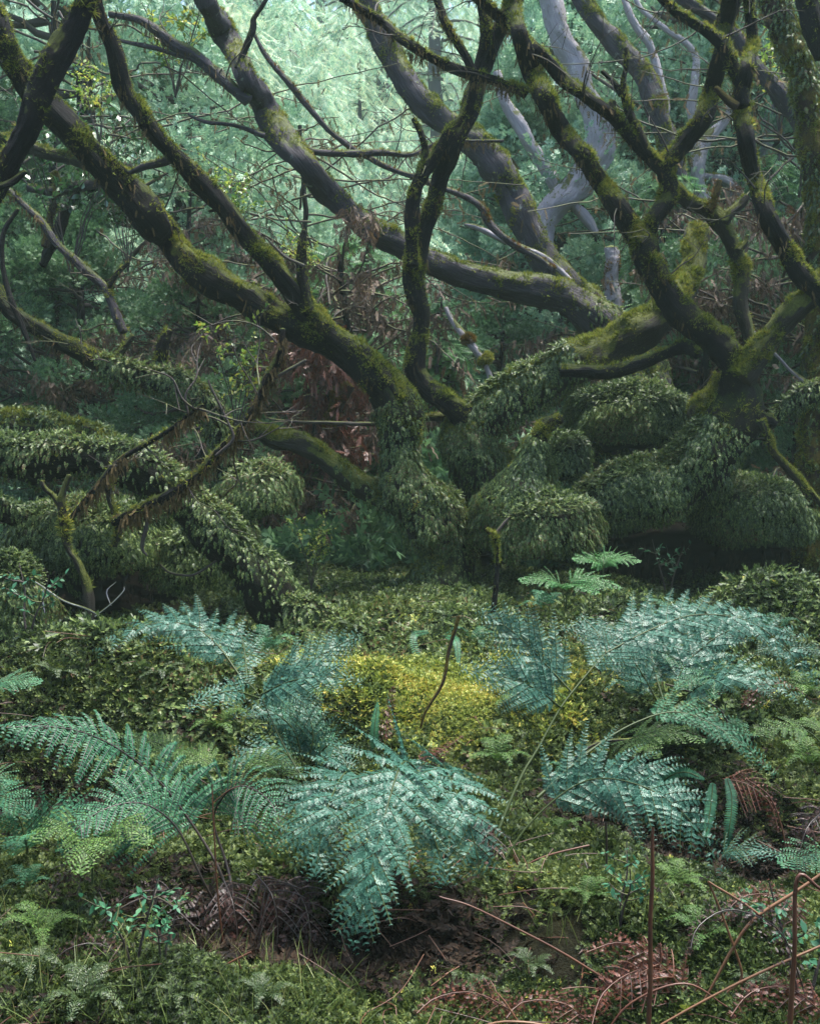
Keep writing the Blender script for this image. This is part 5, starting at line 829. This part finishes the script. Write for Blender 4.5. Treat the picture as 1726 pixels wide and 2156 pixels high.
# small background ferns and fern tufts dotting the banks
SM = []
for k in range(4):
    fr = []; rs = np.random.RandomState(50 + k); n = 5
    for j in range(n):
        az = j * 6.28 / n + rs.uniform(-.4, .4); L = rs.uniform(.16, .26); d = np.array([math.cos(az), math.sin(az), 0]); h = L * rs.uniform(.5, .9)
        p = [np.zeros(3), d * L * .25 + np.array([0, 0, h * .7]), d * L * .7 + np.array([0, 0, h]), d * L * 1.25 + np.array([0, 0, h * .6])]
        fr.append(frond_mesh(p, .2, .085, 12, (0, 0, 1), .35, 60, 'comb', seed=60 + k * 7 + j, rw=.002, ratio=.3, mat=['fern_green', 'fern_lime', 'fern_teal', 'fern_olive'][k]))
    SM.append(fr)
rs = np.random.RandomState(5); spots = [(640, 1700, 0), (90, 1980, 1), (260, 1820, 1), (60, 2060, 3), (1120, 2060, 3), (1480, 2000, 1), (1600, 2100, 3), (1240, 1900, 1), (1560, 1960, 0), (1180, 1760, 1), (980, 2110, 3), (560, 2120, 3), (380, 2130, 3), (180, 2130, 3), (1650, 1940, 0), (60, 1880, 0), (340, 1960, 1), (1430, 1880, 1),
    (1700, 1620, 1), (1400, 1590, 1), (1200, 1660, 0), (1690, 1480, 1), (1540, 1590, 0), (1330, 1480, 2), (460, 1560, 1), (180, 1610, 3), (60, 1590, 0), (700, 1620, 1), (1050, 1620, 1), (1630, 1350, 0), (1420, 1330, 0), (1150, 1300, 0), (1500, 1350, 1), (740, 1340, 3), (560, 1390, 0), (340, 1450, 3), (120, 1440, 3), (1000, 1370, 0), (640, 1500, 1), (1100, 1500, 1)]
LOC = """beside the big fern's left stems|at the left edge low in the moss|under the yellow-green fern at left|in the bottom left corner moss|below the big fern, right of its pointed tip|in the moss at the foot of the tall red-brown stem|near the bottom right corner|under the drooping right frond|between the two bent orange stems|just behind the right stems of the big fern|below the big fern at the bottom|at the bottom left of centre|at the bottom under the seedling pair|left of the bottom seedlings|left of the bent brown stem|at the left edge under the teal tips|below the comb-leaved fern's stems|in the moss behind the tall red-brown stem|at the right edge over the dark gap|beside the lime fern over the black gap|behind the big fern's right stalk|at the right edge of the bank|between the grey fallen branch and the black gap|right of the bright front fronds|on the left mound's foot|on the mound at the left edge|at the left edge above the comb-leaved fern|left of the yellow moss, low|right of the yellow moss, low|on the back bank below the far right hump|on the bank below the forked tree|right of the forked red-brown snag|on the bank right of the green fronds|beside the leaning tree's root|in front of the leaning tree's foot|on top of the left mound|far left on the mound|behind the yellow moss|at the yellow moss's left corner|at the yellow moss's right corner""".split('|')
WH = ['green tuft fern ', 'lime tuft fern ', 'blue-green tuft fern ', 'olive tuft fern ']
for k, (x, y, c) in enumerate(spots):
    q = gpt(x, y); r = thing('tuft_fern', WH[c] + LOC[k], 'fern', q, 'small tuft ferns scattered in the moss', rs.uniform(0, 6.3), rs.uniform(.4, .75) * (1.25 if y < 1640 else .8))
    for a, s in SM[c]: o = kid('frond', a, r); kid('stalk', s, o)
# dark withered debris filling the hollows (uncountable)
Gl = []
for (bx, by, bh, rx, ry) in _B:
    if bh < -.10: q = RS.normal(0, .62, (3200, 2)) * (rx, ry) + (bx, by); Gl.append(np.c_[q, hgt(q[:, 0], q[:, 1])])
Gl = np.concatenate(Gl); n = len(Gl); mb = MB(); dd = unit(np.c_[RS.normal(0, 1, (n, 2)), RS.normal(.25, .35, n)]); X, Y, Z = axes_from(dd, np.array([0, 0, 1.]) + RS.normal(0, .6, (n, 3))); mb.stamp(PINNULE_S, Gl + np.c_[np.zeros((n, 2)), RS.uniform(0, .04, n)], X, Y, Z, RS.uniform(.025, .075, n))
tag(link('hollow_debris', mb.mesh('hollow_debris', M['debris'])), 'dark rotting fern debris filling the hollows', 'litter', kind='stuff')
# fallen litter and grass, uncountable
G = scatter_ground(7000, 2.3, 9, 1.0); G = G[(nz(G, 1.1, 40) > .2)]; n = len(G); mb = MB(); dd = unit(np.c_[RS.normal(0, 1, (n, 2)), RS.normal(.1, .2, n)]); X, Y, Z = axes_from(dd, np.array([0, 0, 1.]) + RS.normal(0, .4, (n, 3))); mb.stamp(PINNULE_S, G + np.array([0, 0, .015]), X, Y, Z, RS.uniform(.03, .08, n))
tag(link('leaf_litter', mb.mesh('leaf_litter', M['debris'])), 'brown withered fern litter strewn over the moss', 'litter', kind='stuff')
G = scatter_ground(2500, 2.3, 3.6, 1.0); G = G[(nz(G, .9, 41) > .1) & (G[:, 1] < 3.3)]; n = len(G); mb = MB(); dd = unit(np.c_[RS.normal(0, .55, (n, 2)), np.ones(n)]); X, Y, Z = axes_from(dd, RS.normal(size=(n, 3)))
BL = T([(-.5, 0, 0), (.5, 0, 0), (.4, .5, .06), (.0, 1, .25), (-.4, .5, .06)], [(0, 1, 2, 4)]); BL = T([(-.5, 0, 0), (.5, 0, 0), (.42, .45, .05), (-.42, .45, .05), (.25, .8, .16), (-.25, .8, .16), (.03, 1.05, .3), (-.03, 1.05, .3)], [(0, 1, 2, 3), (3, 2, 4, 5), (5, 4, 6, 7)])
mb.stamp(BL, G, X, Y, Z, np.stack([np.full(n, .0028), RS.uniform(.06, .15, n), RS.uniform(.06, .15, n)], 1)); tag(link('grass', mb.mesh('grass', M['grass'])), 'thin grass blades along the bottom of the view', 'grass', kind='stuff')
